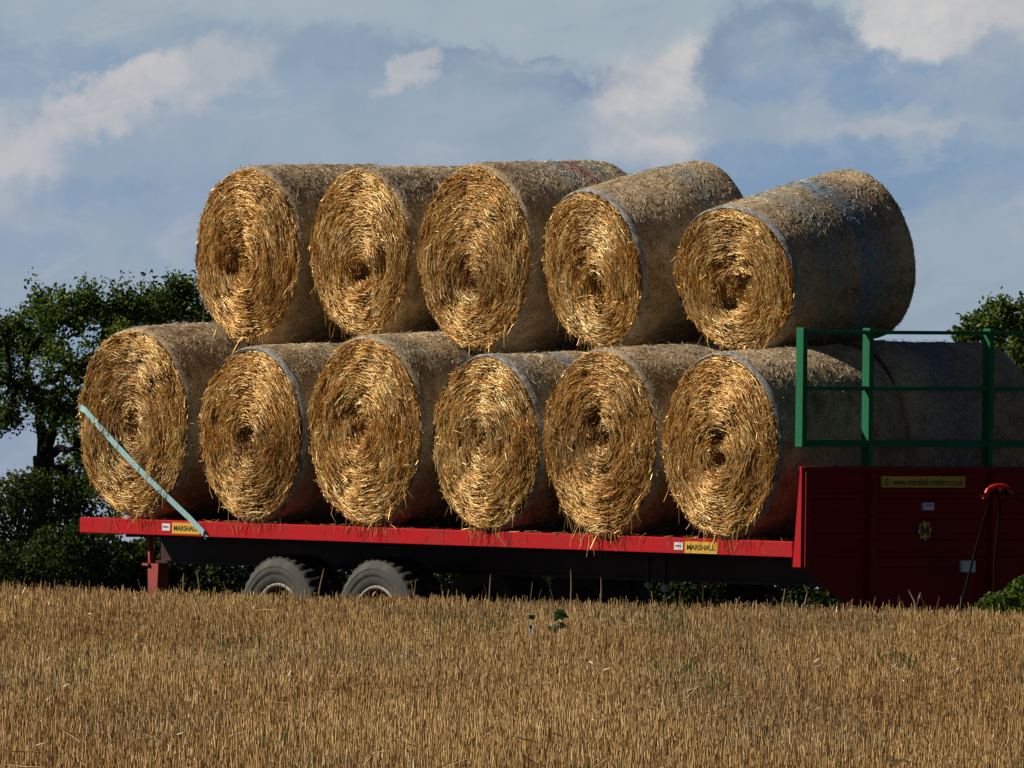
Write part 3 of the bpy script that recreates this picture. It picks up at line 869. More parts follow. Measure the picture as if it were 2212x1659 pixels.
def make_trailer():
    root = empty('flatbed_trailer'); root.matrix_world = TM
    tag(root, 'long red flatbed farm trailer with a green railed headboard, loaded with straw bales', 'trailer')
    tL, tR = _tl, _tr
    EH = 0.117                                   # depth of the red edge
    def bev(o, w=0.006):
        md = o.modifiers.new('bevel', 'BEVEL'); md.width = w; md.segments = 2; md.limit_method = 'ANGLE'
        return o
    # deck
    Geo().box(tL + 0.06, tR + 0.02, 0.065, 2.435, -0.055, -0.006).build('deck', M['deck'], root)
    bev(Geo().box(tL, tR, 0.0, 0.062, -EH, 0.0).build('side_rail', M['red'], root))
    bev(Geo().box(tL, tR, 2.438, 2.5, -EH, 0.0).build('side_rail', M['red'], root))
    bev(Geo().box(tL, tL + 0.058, 0.064, 2.436, -EH, -0.003).build('rear_rail', M['red'], root))
    for b in (0.72, 1.70):
        g = Geo()
        g.box(tL + 0.065, tR + 0.02, b, b + 0.02, -0.33, -0.06)
        g.box(tL + 0.065, tR + 0.02, b - 0.05, b - 0.001, -0.345, -0.325); g.box(tL + 0.065, tR + 0.02, b + 0.021, b + 0.07, -0.345, -0.325)
        g.build('chassis_beam', M['chassis'], root)
    for k in range(9):
        t = tL + 0.5 + k * 1.0
        Geo().box(t, t + 0.05, 0.07, 0.715, -0.14, -0.058).build('cross_member', M['chassis'], root)
    # rear support post
    p0, p1 = on_b(317, 1158, 0.13), on_b(324, 1216, 0.13)
    g = Geo()
    g.prism([(p0.x, p0.z), (p0.x + 0.035, p0.z), (p1.x, p1.z), (p1.x - 0.022, p1.z)], 1, 0.13, 0.17)
    a, b_ = on_b(319, 1217, 0.12), on_b(342, 1217, 0.12); c_, d_ = on_b(338, 1300, 0.12), on_b(320, 1300, 0.12)
    g.prism([(a.x, a.z), (b_.x, b_.z), (c_.x, c_.z), (d_.x, d_.z)], 1, 0.12, 0.22)
    e = on_b(309, 1216, 0.11); f = on_b(322, 1222, 0.11)
    g.box(e.x, f.x, 0.10, 0.115, f.z, e.z)
    g.build('rear_post', M['rust_red'], root)
    # stickers and name plates on the near side rail
    def plate(name, x0, x1, y0, y1, m):
        xm = (x0 + x1) / 2
        A, B = on_b(x0, y1, -0.004), on_b(x1, y1, -0.004)
        top = on_b(x0, y0, -0.004)
        h = top.z - A.z
        g = Geo()
        v = [(A.x, -0.004, A.z), (B.x, -0.004, A.z), (B.x, -0.004, A.z + h), (A.x, -0.004, A.z + h),
             (A.x, -0.0005, A.z), (B.x, -0.0005, A.z), (B.x, -0.0005, A.z + h), (A.x, -0.0005, A.z + h)]
        g.add(v, [(0, 1, 2, 3), (0, 4, 5, 1), (3, 2, 6, 7), (0, 3, 7, 4), (1, 5, 6, 2)])
        o = g.build(name, m, root)
        return o, A.x, A.z, B.x - A.x, h
    for (wx0, wx1, wy0, wy1, yx0, yx1, yy0, yy1) in ((350, 367, 1130.5, 1146, 371.5, 431, 1128.5, 1152.5), (1456, 1475, 1171, 1187.5, 1479, 1549, 1169, 1194.5)):
        o, x, z, ww, h = plate('white_sticker', wx0, wx1, wy0, wy1, M['white'])
        g = Geo(); g.add([(x + ww * .15, -0.0055, z + h * .45), (x + ww * .8, -0.0055, z + h * .45), (x + ww * .8, -0.0055, z + h * .62), (x + ww * .15, -0.0055, z + h * .62)], [(0, 1, 2, 3)])
        g.build('print', M['ink'], o)
        o, x, z, ww, h = plate('name_plate', yx0, yx1, yy0, yy1, M['yellow'])
        text_mesh('lettering', 'MARSHALL', M['ink'], o, (x + ww * .07, -0.006, z + h * .28), (1, 0, 0), (0, 0, 1), ww * .86, h * .46, 0.012)
    # wheels
    def wheel(px, py, b, flip=False):
        c = on_b(px, py, 0.12); cx, cz = c.x, c.z
        R0, rr, wd = 0.516, 0.290, 0.37
        s = -1 if flip else 1
        b_in = b
        hub = empty('wheel', (cx, b, cz)); hub.parent = root
        g = Geo()
        side = [(0.045, rr), (0.022, rr + 0.02), (0.006, rr + 0.07), (0.007, rr + 0.085), (0.001, rr + 0.088), (0.0, rr + 0.12), (0.003, rr + 0.135), (-0.001, rr + 0.138), (0.002, rr + 0.145), (0.010, rr + 0.165), (0.028, rr + 0.195)]
        pr = [(s * x, r) for x, r in side]
        lathe(g, pr, 96, 0)
        pr2 = [(s * (wd - x), r) for x, r in side]
        lathe(g, pr2, 96, 0)
        # shoulder ribs and chunky tread
        nb = 38
        def tread(r, bb, a):
            k = np.mod(a * nb / (2 * PI) + np.sign(bb / s - wd / 2) * 0.25 + np.abs(bb / s - wd / 2) * 2.2, 1.0)
            return np.where(k < 0.6, r, r - 0.015) + 0 * bb, bb
        pr3 = [(s * x, r) for x, r in ((0.028, rr + 0.195), (0.035, R0 - 0.012), (0.06, R0 - 0.003), (0.12, R0), (0.17, R0 + 0.002), (0.175, R0 - 0.02), (0.195, R0 - 0.02), (0.20, R0 + 0.002), (0.25, R0), (0.31, R0 - 0.003), (0.335, R0 - 0.012), (0.342, rr + 0.195))]
        lathe(g, pr3, 240, 1, fn=tread)
        g.build('tyre', [M['tyre'], M['tread']], hub)
        g = Geo()
        lathe(g, [(s * x, r) for x, r in ((0.03, rr + 0.012), (0.024, rr + 0.006), (0.028, rr - 0.010), (0.05, rr - 0.018))], 72, 1)
        lathe(g, [(s * x, r) for x, r in ((0.05, rr - 0.018), (0.12, rr - 0.035), (0.15, 0.20), (0.13, 0.14), (0.10, 0.125), (0.07, 0.10), (0.05, 0.075), (0.045, 0.005))], 72, 0)
        for k in range(10):
            a = k * 2 * PI / 10
            g.tube([(0.165 * math.cos(a), s * 0.14, 0.165 * math.sin(a)), (0.165 * math.cos(a), s * 0.10, 0.165 * math.sin(a))], 0.014, 8, mi=2)
        g.build('rim', [M['rim'], M['rim_lip'], M['steel']], hub)
        return cx, cz
    ax_ = []
    for (px, py) in ((597, 1346), (809, 1352)):
        ax_.append(wheel(px, py, 0.10))
        wheel(px, py, 2.40, True)
    for (cx, cz) in ax_:
        Geo().tube([(cx, 0.2, cz), (cx, 2.3, cz)], 0.065, 8).build('axle', M['chassis'], root)
        Geo().box(cx - 0.45, cx + 0.45, 0.735, 0.80, cz + 0.07, cz + 0.13).build('leaf_spring', M['chassis'], root)
    # lamps under the chassis
    for (px, py, r) in ((1395, 1264, 0.022), (1431, 1270, 0.030)):
        c = on_b(px, py, 0.5)
        g = Geo(); lathe(g, [(0.0, 0.002), (0.003, r * .8), (0.012, r), (0.05, r)], 20, axis_pt=(c.x, 0.5, c.z))
        g.build('reflector', M['lamp'], root)
        Geo().box(c.x - 0.012, c.x + 0.012, 0.515, 0.535, c.z + r * .9, -0.13).build('reflector_bracket', M['chassis'], root)
    # -------- headboard
    tH = on_b(1731, 1100, 0.0).x                 # its outer face
    zt = on_t(1735, 1008, tH).z; zb = on_t(1735, 1226, tH).z; zbb = on_t(1735, 1345, tH).z
    BW = 2.5
    Hb = empty('headboard', (0, 0, 0)); Hb.parent = root
    bev(Geo().box(tH - 0.05, tH - 0.02, 0.02, BW, zb, zt - 0.01).build('panel', M['red_shaded'], Hb), 0.003)
    # tapered corner gusset seen from the side
    for bb in (0.0, BW - 0.018):
        c0 = on_b(1728.5, 1008, 0.0); c1 = on_b(1711.5, 1226, 0.0); c2 = on_b(1713, 1100, 0.0)
        v2 = [(c1.x, zb), (tH, zb), (tH, zt), (c0.x, zt)]
        bev(Geo().prism(v2, 1, bb, bb + 0.018).build('corner_plate', M['red'], Hb), 0.003)
    bev(Geo().box(tH - 0.06, tH + 0.012, 0.02, BW, zt - 0.035, zt).build('top_rim', M['red_shaded'], Hb), 0.004)
    for y in (1072, 1115, 1160, 1196):
        z = on_t(1735, y, tH).z
        Geo().prism([(tH - 0.0195, z - 0.03), (tH - 0.002, z - 0.014), (tH - 0.002, z + 0.014), (tH - 0.0195, z + 0.03)], 1, 0.06, BW - 0.05).build('swage_rib', M['red_shaded'], Hb)
    def b_at(x, y=1100):
        return on_t(x, y, tH).y
    bev(Geo().box(tH - 0.018, tH + 0.03, 0.02, 0.07, zb, zt - 0.037).build('stiffener', M['red_shaded'], Hb))
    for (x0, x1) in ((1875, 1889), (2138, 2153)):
        bev(Geo().box(tH - 0.018, tH + 0.04, b_at(x0), b_at(x1), zbb + 0.02, zt - 0.037).build('stiffener', M['red_shaded'], Hb))
    bev(Geo().box(tH - 0.018, tH + 0.03, BW - 0.06, BW, zb, zt - 0.037).build('stiffener', M['red_shaded'], Hb))
    # lower apron and drawbar
    b0, b1_ = b_at(1745), BW - 0.1
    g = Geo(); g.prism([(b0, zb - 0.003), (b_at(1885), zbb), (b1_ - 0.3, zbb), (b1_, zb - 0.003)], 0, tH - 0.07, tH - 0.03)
    g.build('apron', M['red_shaded'], Hb)
    g = Geo()
    zz = zbb - 0.02
    for (ba, sgn) in ((0.72, 1), (1.72, -1)):
        g.tube([(tH - 0.3, ba, zz - 0.05), (tH + 1.9, 1.22 - sgn * 0.05, zz - 0.25)], 0.055, 8)
    g.build('drawbar', M['chassis'], root)
    # signs on the headboard
    def hplate(name, x0, x1, y0, y1, m, off=0.008):
        A, B = on_t(x0, y1, tH + off), on_t(x1, y1, tH + off); C_ = on_t(x0, y0, tH + off)
        h = C_.z - A.z
        g = Geo()
        t = tH + off
        v = [(t, A.y, A.z), (t, B.y, A.z), (t, B.y, A.z + h), (t, A.y, A.z + h)]
        v += [(tH - 0.019, y, z) for (_, y, z) in v]
        g.add(v, [(0, 1, 2, 3), (0, 4, 5, 1), (3, 2, 6, 7), (0, 3, 7, 4), (1, 5, 6, 2)])
        return g.build(name, m, root), A.y, A.z, B.y - A.y, h, t
    o, y, z, ww, h, t = hplate('web_sign', 1905, 2085, 1029, 1053, M['yellow'])
    text_mesh('lettering', 'www.marshall-trailers.co.uk', M['ink'], o, (t + 0.002, y + ww * .125, z + h * .20), (0, 1, 0), (0, 0, 1), ww * .855, h * .60, 0.012)
    def em(parent, yc, zc, ry, rz, t, mb, ml):
        n = 48; a = np.arange(n) * 2 * PI / n
        k = 1 + 0.10 * np.sign(np.sin(a * 8 + 0.6))
        g = Geo()
        o_ = np.stack([np.full(n, t), yc + ry * k * np.cos(a), zc + rz * k * np.sin(a)], -1)
        i_ = np.stack([np.full(n, t), yc + ry * .02 * np.cos(a), zc + rz * .02 * np.sin(a)], -1)
        i = np.arange(n); j = (i + 1) % n
        g.add(np.concatenate([o_, i_]), np.stack([i, j, n + j, n + i], -1))
        bd = g.build('badge', mb, parent)
        # the M: two uprights and two slants, in boxes laid on the badge
        g = Geo()
        def quad(p):
            g.add([(t + 0.002, yc + ry * x, zc + rz * z) for x, z in p], [(0, 1, 2, 3)])
        quad([(-.66, -.58), (-.34, -.58), (-.34, .60), (-.66, .60)])
        quad([(.34, -.58), (.66, -.58), (.66, .60), (.34, .60)])
        quad([(-.338, .60), (-.338, .05), (-.002, -.50), (-.002, .0)])
        quad([(.002, .0), (.002, -.50), (.338, .05), (.338, .60)])
        g.build('lettering', ml, bd if parent is root else parent)
        return bd
    em(o, y + ww * .06, z + h * .5, ww * .028, h * .33, t + 0.002, M['ink'], M['yellow'])
    cE = on_t(1997, 1146, tH)
    em(root, cE.y, cE.z, 0.058, 0.066, tH + 0.004, M['yellow'], M['ink'])
    o, y, z, ww, h, t = hplate('white_sticker', 1995, 2018, 1086, 1102, M['white'])
    g = Geo(); g.add([(t + .002, y + ww * .12, z + h * .6), (t + .002, y + ww * .85, z + h * .6), (t + .002, y + ww * .85, z + h * .72), (t + .002, y + ww * .12, z + h * .72)], [(0, 1, 2, 3)])
    g.build('print', M['ink'], o)
    hplate('data_plate', 2078, 2107, 1211, 1236, M['white'])
    # hose stand on the drawbar with the air and brake couplings hung on it
    HD = 1.75
    def hp(x, y, dt=0.0):
        return np.array(on_t(x, y, tH + HD + dt))
    g = Geo()
    g.tube([hp(2066, 1345), hp(2100, 1215), hp(2141, 1068)], 0.009, 8)
    g.tube([hp(2118, 1068), hp(2178, 1062)], 0.009, 8)
    g.build('hose_stand', M['rubber'], root)
    for (x, y, dx, dz) in ((2131, 1066, 0.3, 0.9), (2147, 1052, 0.85, 0.3), (2168, 1051, 0.95, -0.15)):
        c = hp(x, y, 0.0); d = unit(np.array([0.25, dx, dz]))
        g = Geo(); g.tube([c - d * 0.045, c - d * 0.03, c + d * 0.03, c + d * 0.045], [0.012, 0.020, 0.018, 0.009], 8)
        g.tube([c, c + np.array([0.0, -0.03, -0.03])], 0.010, 8)
        g.build('air_coupling', M['coupling'], root)
    def hose(pts, r):
        P = np.array([hp(*p) for p in pts])
        tt = np.linspace(0, len(P) - 1, 40); k = np.clip(tt.astype(int), 0, len(P) - 2); f = (tt - k)[:, None]
        f = f * f * (3 - 2 * f) * 0.4 + f * 0.6
        Geo().tube(P[k] * (1 - f) + P[k + 1] * f, r, 8).build('hose', M['rubber'], root)
    hose([(2150, 1056, 0), (2160, 1080, .04), (2158, 1120, .05), (2150, 1190, .03), (2148, 1260, 0), (2146, 1340, 0)], 0.008)
    hose([(2168, 1054, 0), (2190, 1066, .1), (2216, 1090, .15), (2250, 1140, .2)], 0.005)
    # -------- green upper frame
    Fr = empty('headboard_frame', (0, 0, 0)); Fr.parent = root
    zT = on_t(1735, 708, tH).z
    zl0, zl1 = on_t(1735, 966, tH).z, on_t(1735, 950, tH).z
    pw, pd = 0.088, 0.042
    posts = [0.0, b_at(1878, 800), b_at(2138, 800), 2.36]
    for i, b in enumerate(posts):
        bot = zl0 if i in (0, 3) else zt + 0.003
        bev(Geo().box(tH - pw, tH, b, b + pd, bot, zT).build('post', M['green'], Fr), 0.005)
    zr = [(zT - 0.045, zT - 0.018), (on_t(1735, 843, tH).z, on_t(1735, 834, tH).z), (zl0 + 0.002, zl1)]
    for (z0, z1) in zr:
        for k in range(3):
            b0, b1_ = posts[k] + pd, posts[k + 1]
            Geo().box(tH - 0.055, tH - 0.012, b0, b1_, z0, z1).build('rail', M['green'], Fr)
make_trailer()


# ------------------------------------------------------------------ ratchet strap over the last bale
def make_strap():
    p0 = np.array(TM @ on_b(184, 886, -0.085)); p1 = np.array(TM @ on_b(441, 1152, -0.014)); p2 = np.array(TM @ on_b(446, 1159, -0.006))
    d = unit(p1 - p0); cb = -np.array(AX_B)
    side = unit(np.cross(d, cb))
    wd = 0.024
    path = []
    n = 24
    for k in range(n + 1):
        f = k / n
        bow = 0.030 * math.sin(PI * min(1, f * 1.15)) * (1 if f < 0.87 else max(0, (1 - f) / 0.13))
        path.append((p0 * (1 - f) + p1 * f + cb * bow, side))
    # over the left rim of the bale and away to the back
    C0, ax, u, w, Rr = b1['C0'], b1['ax'], b1['u'], b1['w'], b1['R']
    ph = math.atan2(np.dot(p0 - C0, w), np.dot(p0 - C0, u))
    rd = u * math.cos(ph) + w * math.sin(ph)
    sd2 = unit(np.cross(ax, rd))
    back = [(C0 + ax * s + rd * (Rr * k), sd2) for s, k in ((0.95, 1.03), (0.5, 1.03), (0.15, 1.02), (0.04, 1.0), (-0.01, 0.985))]
    for (_, s_) in back:
        pass
    if np.dot(sd2, side) < 0:
        back = [(p, -s_) for p, s_ in back]
    pts = back + path + [(p2, side)]
    g = Geo(); v = []
    nrm = []
    for i, (p, s_) in enumerate(pts):
        tg = unit(pts[min(i + 1, len(pts) - 1)][0] - pts[max(i - 1, 0)][0])
        nn = unit(np.cross(s_, tg)); th = 0.0016
        v += [p + s_ * wd + nn * th, p - s_ * wd + nn * th, p - s_ * wd - nn * th, p + s_ * wd - nn * th]
    m = len(pts)
    q = []
    for i in range(m - 1):
        for k in range(4):
            k2 = (k + 1) % 4
            q.append((i * 4 + k, i * 4 + k2, i * 4 + 4 + k2, i * 4 + 4 + k))
    g.add(v, q)
    root = empty('ratchet_strap', tuple(p2))
    tag(root, 'pale teal webbing strap slanting over the rear bale down to the trailer edge', 'strap')
    g.build('webbing', M['teal'], root, p2)
    for f in (0.30, 0.66, 0.48):
        g = Geo()
        c = p0 * (1 - f) + p1 * f + cb * (0.030 * math.sin(PI * f * 1.15) + 0.003)
        a = d * 0.004; b = side * wd * 0.98 + d * 0.006
        g.add([c - a - b, c + a - b, c + a + b, c - a + b], [(0, 1, 2, 3)])
        g.build('seam', M['seam'], root, p2)
    g = Geo()
    h = p1 + cb * 0.004
    g.tube([h - side * 0.026, h + side * 0.026], 0.005, 8)
    g.tube([h - side * 0.02, h + d * 0.03 - side * 0.01, h + d * 0.045 - cb * 0.02], 0.005, 8)
    g.tube([h + side * 0.02, h + d * 0.03 + side * 0.01, h + d * 0.045 - cb * 0.02], 0.005, 8)
    g.build('hook', M['steel'], root, p2)
make_strap()


def make_chaff():
    g = Geo(); n = 520
    foot = rng.choice([289, 543, 790, 1051, 1298, 1558], n)
    t = np.array([t_of(f) for f in foot]) + rng.normal(0, 0.33, n)
    b = rng.uniform(-0.012, 0.16, n); z = rng.uniform(0.003, 0.012, n)
    D = np.stack([rng.normal(size=n), rng.normal(size=n), rng.normal(0, 0.12, n)], -1)
    hang = rng.random(n) < 0.22
    b[hang] = rng.uniform(-0.014, -0.006, hang.sum()); z[hang] = rng.uniform(-0.07, 0.0, hang.sum())
    D[hang] = np.stack([rng.normal(0, 0.4, hang.sum()), rng.normal(0, 0.04, hang.sum()), np.ones(hang.sum())], -1)
    Rm = np.array(TM.to_3x3()); P = np.stack([t, b, z], -1) @ Rm.T + np.array(ORG)
    straws(g, P, D @ Rm.T, rng.uniform(0.03, 0.11, n), rng.uniform(0.002, 0.005, n), straw_col(rng.normal(0.5, 0.2, n)), 0.06)
    tag(g.build('loose_straw', M['straw']), 'loose straw shed along the red edge of the trailer deck', 'loose straw', kind='stuff')
make_chaff()


# ------------------------------------------------------------------ trees and hedges
GREEN_D = np.array([0.018, 0.042, 0.008]); GREEN_M = np.array([0.085, 0.15, 0.016]); GREEN_L = np.array([0.24, 0.29, 0.035])
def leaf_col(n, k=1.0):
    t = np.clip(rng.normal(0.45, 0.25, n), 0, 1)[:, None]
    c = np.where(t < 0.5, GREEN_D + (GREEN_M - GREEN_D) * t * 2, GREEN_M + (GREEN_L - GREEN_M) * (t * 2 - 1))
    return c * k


def branch(a, b, n, wob, sag=0.0):
    f = np.linspace(0, 1, n)[:, None]
    p = a * (1 - f) + b * f
    L = np.linalg.norm(b - a)
    k = rng.normal(size=(n, 3)); k[0] = k[-1] = 0
    k = (k + np.roll(k, 1, 0)) / 2; k[0] = k[-1] = 0
    p = p + k * wob * L
    p[:, 2] += (np.sin(f[:, 0] * PI)) * sag * L
    return p


def make_tree(name, label, Y, base, fork, lobes, leaf, nleaf, group, spread=1.0, trunk_r=0.28):
    base = np.array(base); fork = np.array(fork)
    root = empty(name, tuple(base)); tag(root, label, 'tree', group)
    tr = Geo(); cr = Geo()
    tr.tube(branch(base, fork, 7, 0.03), np.linspace(trunk_r, trunk_r * 0.75, 7), 10, cap=False)
    lobes = [(np.array(c), r) for c, r in lobes]
    limbs = []
    for (c, r) in lobes:
        # limbs leave the trunk or an earlier limb that is on the way
        src = fork; r0 = trunk_r * 0.45
        best = np.linalg.norm(c - fork)
        for P in limbs:
            k = np.linalg.norm(P[3:] - c, axis=1)
            if k.min() < best * 0.75:
                best = k.min(); src = P[3 + k.argmin()]; r0 = trunk_r * 0.26
        P = branch(src, c, 9, 0.05, rng.uniform(-0.06, 0.08))
        tr.tube(P, np.linspace(r0, 0.035, 9), 8, cap=False)
        limbs.append(P)
        # boughs within the lobe, each ending in leaf sprays
        nb = int(10 + 10 * r)
        d = unit(rng.normal(size=(nb, 3)) * np.array([1, 1, 0.8]) + np.array([0, 0, 0.15]))
        ends = c + d * (r * rng.uniform(0.45, 1.0, (nb, 1)) ** 0.6)
        cl = []
        for e in ends:
            Q = branch(c + rng.normal(size=3) * 0.1 * r, e, 6, 0.07)
            tr.tube(Q, np.linspace(0.035, 0.008, 6), 5, cap=False)
            cl.append(e); cl.append(Q[3]); cl.append(Q[4])
            for _ in range(3):
                e2 = e + rng.normal(size=3) * 0.22 * r
                tr.tube(branch(Q[4], e2, 4, 0.08), np.linspace(0.014, 0.005, 4), 4, cap=False)
                cl.append(e2)
        cl = np.array(cl)
        m = int(nleaf * (r ** 2) / sum(q ** 2 for _, q in lobes))
        wt = rng.random(len(cl)) ** 1.5 + 0.05; pick = cl[rng.choice(len(cl), m, p=wt / wt.sum())]
        sp = rng.normal(size=(m, 3)) * 0.115 * spread * (0.6 + 0.5 * r)
        C = pick + sp
        N = rng.normal(size=(m, 3)) + np.array([0, 0, 0.6])
        kk = 1 + 0.35 * vnoise(C * 0.9, 4)[:, None]
        leaves(cr, C, N, rng.uniform(0.6, 1.3, m) * leaf, leaf_col(m, kk))
    tr.build('trunk', M['bark'], root, base)
    cr.build('crown', M['leaf'], root, base)
    return root

TY = 600.0
def lob(lst, Y=TY, dy=2.2):
    out = []
    for (x, y, r) in lst:
        out.append((at(x, y, Y + rng.uniform(-dy, dy)), r * Y / F))
    return out
gz = lambda x, y: float(ground(x, y))
bx = at(88, 1240, TY)
make_tree('oak_tree', 'large spreading oak tree with gnarled limbs behind the tail of the trailer', TY,
          (bx[0], TY, gz(bx[0], TY)), at(92, 985, TY),
          lob([(150, 800, 70), (250, 745, 75), (60, 745, 60), (130, 690, 72), (225, 670, 75), (330, 690, 70), (-30, 760, 75), (385, 640, 50), (300, 665, 55),
               (150, 658, 42), (430, 690, 70), (20, 830, 45), (15, 905, 34), (125, 890, 55), (170, 960, 45), (250, 830, 70), (330, 790, 70), (-90, 860, 90), (-60, 960, 50), (480, 740, 80), (560, 800, 80), (200, 652, 34), (345, 640, 26), (375, 622, 24), (175, 905, 55), (60, 860, 45), (140, 1010, 55), (200, 960, 50), (185, 1060, 55), (10, 720, 45), (40, 700, 35), (-10, 900, 40), (90, 660, 36)]),
          0.115, 31000, 'trees beyond the field', trunk_r=0.30)
TY2 = 560.0
bx2 = at(2290, 1240, TY2)
make_tree('field_tree', 'leafy tree rising behind the green rails at the front of the trailer', TY2,
          (bx2[0], TY2, gz(bx2[0], TY2)), at(2290, 900, TY2),
          lob([(2290, 760, 80), (2190, 720, 62), (2250, 690, 60), (2165, 678, 38), (2118, 712, 40), (2090, 726, 28), (2140, 690, 36), (2200, 770, 60), (2350, 700, 80), (2400, 800, 90), (2215, 850, 60), (2310, 870, 80)], TY2, 1.5),
          0.12, 17000, 'trees beyond the field', trunk_r=0.25)


def leaf_mass(g, cs, n_each, leaf, k=1.0, flat=0.9):
    for (c, r) in cs:
        n = int(n_each * r * r)
        d = unit(rng.normal(size=(n, 3)))
        lump = 1 + 0.22 * vnoise(d * 2.6 + c * 0.3, 6) + 0.12 * vnoise(d * 7 + c, 9)
        C = c + d * (r * lump * rng.uniform(0.55, 1.02, n) ** 0.5)[:, None] * np.array([1, 1, flat])
        N = d + rng.normal(size=(n, 3)) * 0.8
        leaves(g, C, N, rng.uniform(0.6, 1.3, n) * leaf, leaf_col(n, k))


def stems(g, c, base_z, n, r, rad=0.03):
    for _ in range(n):
        a = np.array([c[0] + rng.normal() * 0.2, c[1] + rng.normal() * 0.2, base_z - 0.1])
        tr = c + unit(rng.normal(size=3)) * r * 0.7
        g.tube(branch(a, tr, 6, 0.05), np.linspace(rad, rad * 0.3, 6), 6, cap=False)


def make_bush(name, label, cat, spec, Y, n_each, leaf, k=1.0, group=None, dy=1.0, srad=0.05):
    cs = [(at(x, y, Y + rng.uniform(-dy, dy)), r * Y / F) for (x, y, r) in spec]
    c0 = cs[0][0]; base = (c0[0], c0[1], gz(c0[0], c0[1]))
    root = empty(name, base); tag(root, label, cat, group)
    g = Geo(); leaf_mass(g, cs, n_each, leaf, k); g.build('foliage', M['leaf'], root, base)
    g = Geo()
    for (c, r) in cs:
        stems(g, c, gz(c[0], c[1]), 3, r, srad)
    g.build('stem', M['bark'], root, base)

make_bush('hawthorn_bush', 'dark rounded bush under the oak at the tail of the trailer', 'bush',
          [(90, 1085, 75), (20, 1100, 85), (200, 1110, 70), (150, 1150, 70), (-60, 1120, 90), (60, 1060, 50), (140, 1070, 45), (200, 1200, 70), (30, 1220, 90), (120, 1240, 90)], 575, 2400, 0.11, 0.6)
spec = []
for x in [255, 290, 330, 380] + list(range(-700, 3000, 70)):
    spec.append((x + rng.uniform(-20, 20), 1225 + rng.uniform(-25, 25), rng.uniform(70, 95)))
    spec.append((x + rng.uniform(-20, 20), 1330 + rng.uniform(-20, 20), 100))
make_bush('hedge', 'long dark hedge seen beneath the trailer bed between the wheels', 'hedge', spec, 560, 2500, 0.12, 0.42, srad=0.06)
make_bush('bramble_bush', 'low green bramble bush in front of the headboard foot', 'bush',
          [(2172, 1306, 36), (2215, 1280, 42), (2140, 1305, 26), (2125, 1312, 18), (2250, 1290, 50), (2200, 1335, 45), (2150, 1340, 40)], 191.0, 26000, 0.05, 1.1, dy=0.08, srad=0.008)

def make_undergrowth():
    g = Geo(); n = 5200
    x = rng.uniform(-4.2, 4.6, n); y = 210.5 + rng.normal(0, 0.7, n)
    hh = 0.50 + 0.20 * vnoise(np.stack([x * 2.2, y * 0.3, 0 * x], -1), 3) + 0.10 * vnoise(np.stack([x * 7, y, 0 * x], -1), 5)
    z = ground(x, y) + np.clip(hh, 0.1, 1.0) * rng.uniform(0.1, 1.0, n)
    leaves(g, np.stack([x, y, z], -1), rng.normal(size=(n, 3)) + np.array([0, 0, 0.8]), rng.uniform(0.05, 0.10, n), leaf_col(n, 1.0))
    tag(g.build('undergrowth', M['leaf']), 'low green weeds growing on the ground behind the trailer wheels', 'weeds', kind='stuff')
make_undergrowth()


# ------------------------------------------------------------------ weeds and dry stalks in the stubble
def field_hit(x, y):
    """where the sight line of a picture point meets the top of the stubble"""
    for Y in np.arange(96, 186, 0.25):
        p = at(x, y, Y)
        if p[2] <= gz(p[0], Y) + 0.10:
            return np.array([p[0], Y, gz(p[0], Y)])
    Y = 184.0
    p = at(x, y, Y)
    return np.array([p[0], Y, gz(p[0], Y)])

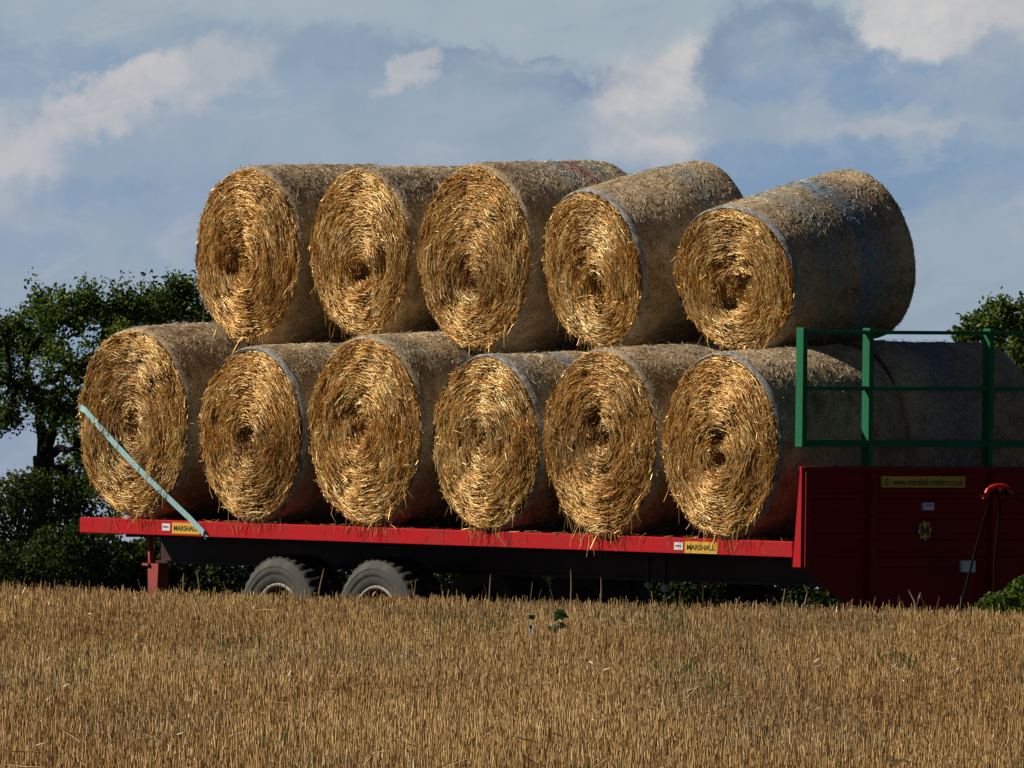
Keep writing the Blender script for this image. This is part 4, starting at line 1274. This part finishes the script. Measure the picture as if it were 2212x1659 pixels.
def make_weed(label, x, y, n, size, hgt, seed):
    c = field_hit(x, y)
    root = empty('dock_weed', tuple(c)); tag(root, label, 'weed')
    g = Geo(); a = rng.uniform(0, 2 * PI, n)
    C = np.zeros((n, 3)); C[:, 0] = c[0] + np.cos(a) * size * 0.45; C[:, 1] = c[1] + np.sin(a) * size * 0.3; C[:, 2] = c[2] + hgt * rng.uniform(0.55, 1.1, n)
    N = np.stack([np.cos(a) * 0.4, -np.ones(n), rng.uniform(0.0, 0.6, n)], -1)
    leaves(g, C, N, size * rng.uniform(0.8, 1.2, n), np.array([0.055, 0.12, 0.03]) * rng.uniform(0.6, 1.5, (n, 1)), asp=0.6)
    g.build('foliage', M['leaf'], root, c)
    g = Geo()
    for k in range(4):
        g.tube([c + np.array([0, 0, -0.02]), c + np.array([rng.normal() * 0.03, rng.normal() * 0.03, hgt * 0.8])], [0.005, 0.003], 6, cap=False)
    g.build('stem', M['leaf'], root, c)
make_weed('dark green broad leaved weed in the stubble below the middle of the trailer', 1200, 1372, 8, 0.085, 0.21, 1)
make_weed('thin dark weed with a slanting twig, left of the broad leaved weed', 1148, 1372, 4, 0.05, 0.20, 2)

def make_stalk(label, pts, r=0.006, c=(0.34, 0.24, 0.12)):
    P = [at(x, y, 184.5) for (x, y) in pts]
    b = P[0]
    g = Geo()
    tt = np.linspace(0, len(P) - 1, 3 * len(P)); k = np.clip(tt.astype(int), 0, len(P) - 2); f = (tt - k)[:, None]
    P = np.array(P)
    g.tube(P[k] * (1 - f) + P[k + 1] * f, np.linspace(r, r * 0.5, len(tt)), 8, c)
    o = g.build('dry_stalk', M['stubble'], None, b); o.location = b
    tag(o, label, 'stalk', 'dry stalks along the crest of the field')
for lab, pts in (
    ('tall straight dry stalk standing against the dark chassis mid trailer', [(1233, 1300), (1234, 1262), (1233, 1229)]),
    ('dry stalk left of the tall straight one, reaching up to the chassis shadow', [(1057, 1300), (1058, 1268), (1060, 1240)]),
    ('dry stalk between the wheels leaning to the right', [(686, 1295), (692, 1262), (700, 1228)]),
    ('short forked dry stalk near the rear post', [(396, 1280), (396, 1250), (397, 1238)]),
    ('dry stalk between the rear post and the first tyre', [(432, 1280), (428, 1250), (424, 1228)]),
    ('dry stalk right of the tall straight one', [(1298, 1300), (1299, 1268), (1298, 1246)]),
    ('pale dry stalk crossing another below the headboard, leaning left', [(1979, 1316), (1974, 1296), (1962, 1273)]),
    ('pale dry stalk crossing another below the headboard, leaning right', [(1976, 1316), (1984, 1294), (1989, 1280)]),
    ('bent dry stalk right of the crossing pair', [(1996, 1316), (1995, 1300), (1984, 1280)]),
    ('thin bent dry stalk below the corner post of the headboard', [(1738, 1306), (1744, 1280), (1736, 1262)])):
    make_stalk(lab, pts, 0.0055 if 'pale' not in lab else 0.007, (0.34, 0.24, 0.12) if 'pale' not in lab else (0.5, 0.4, 0.3))
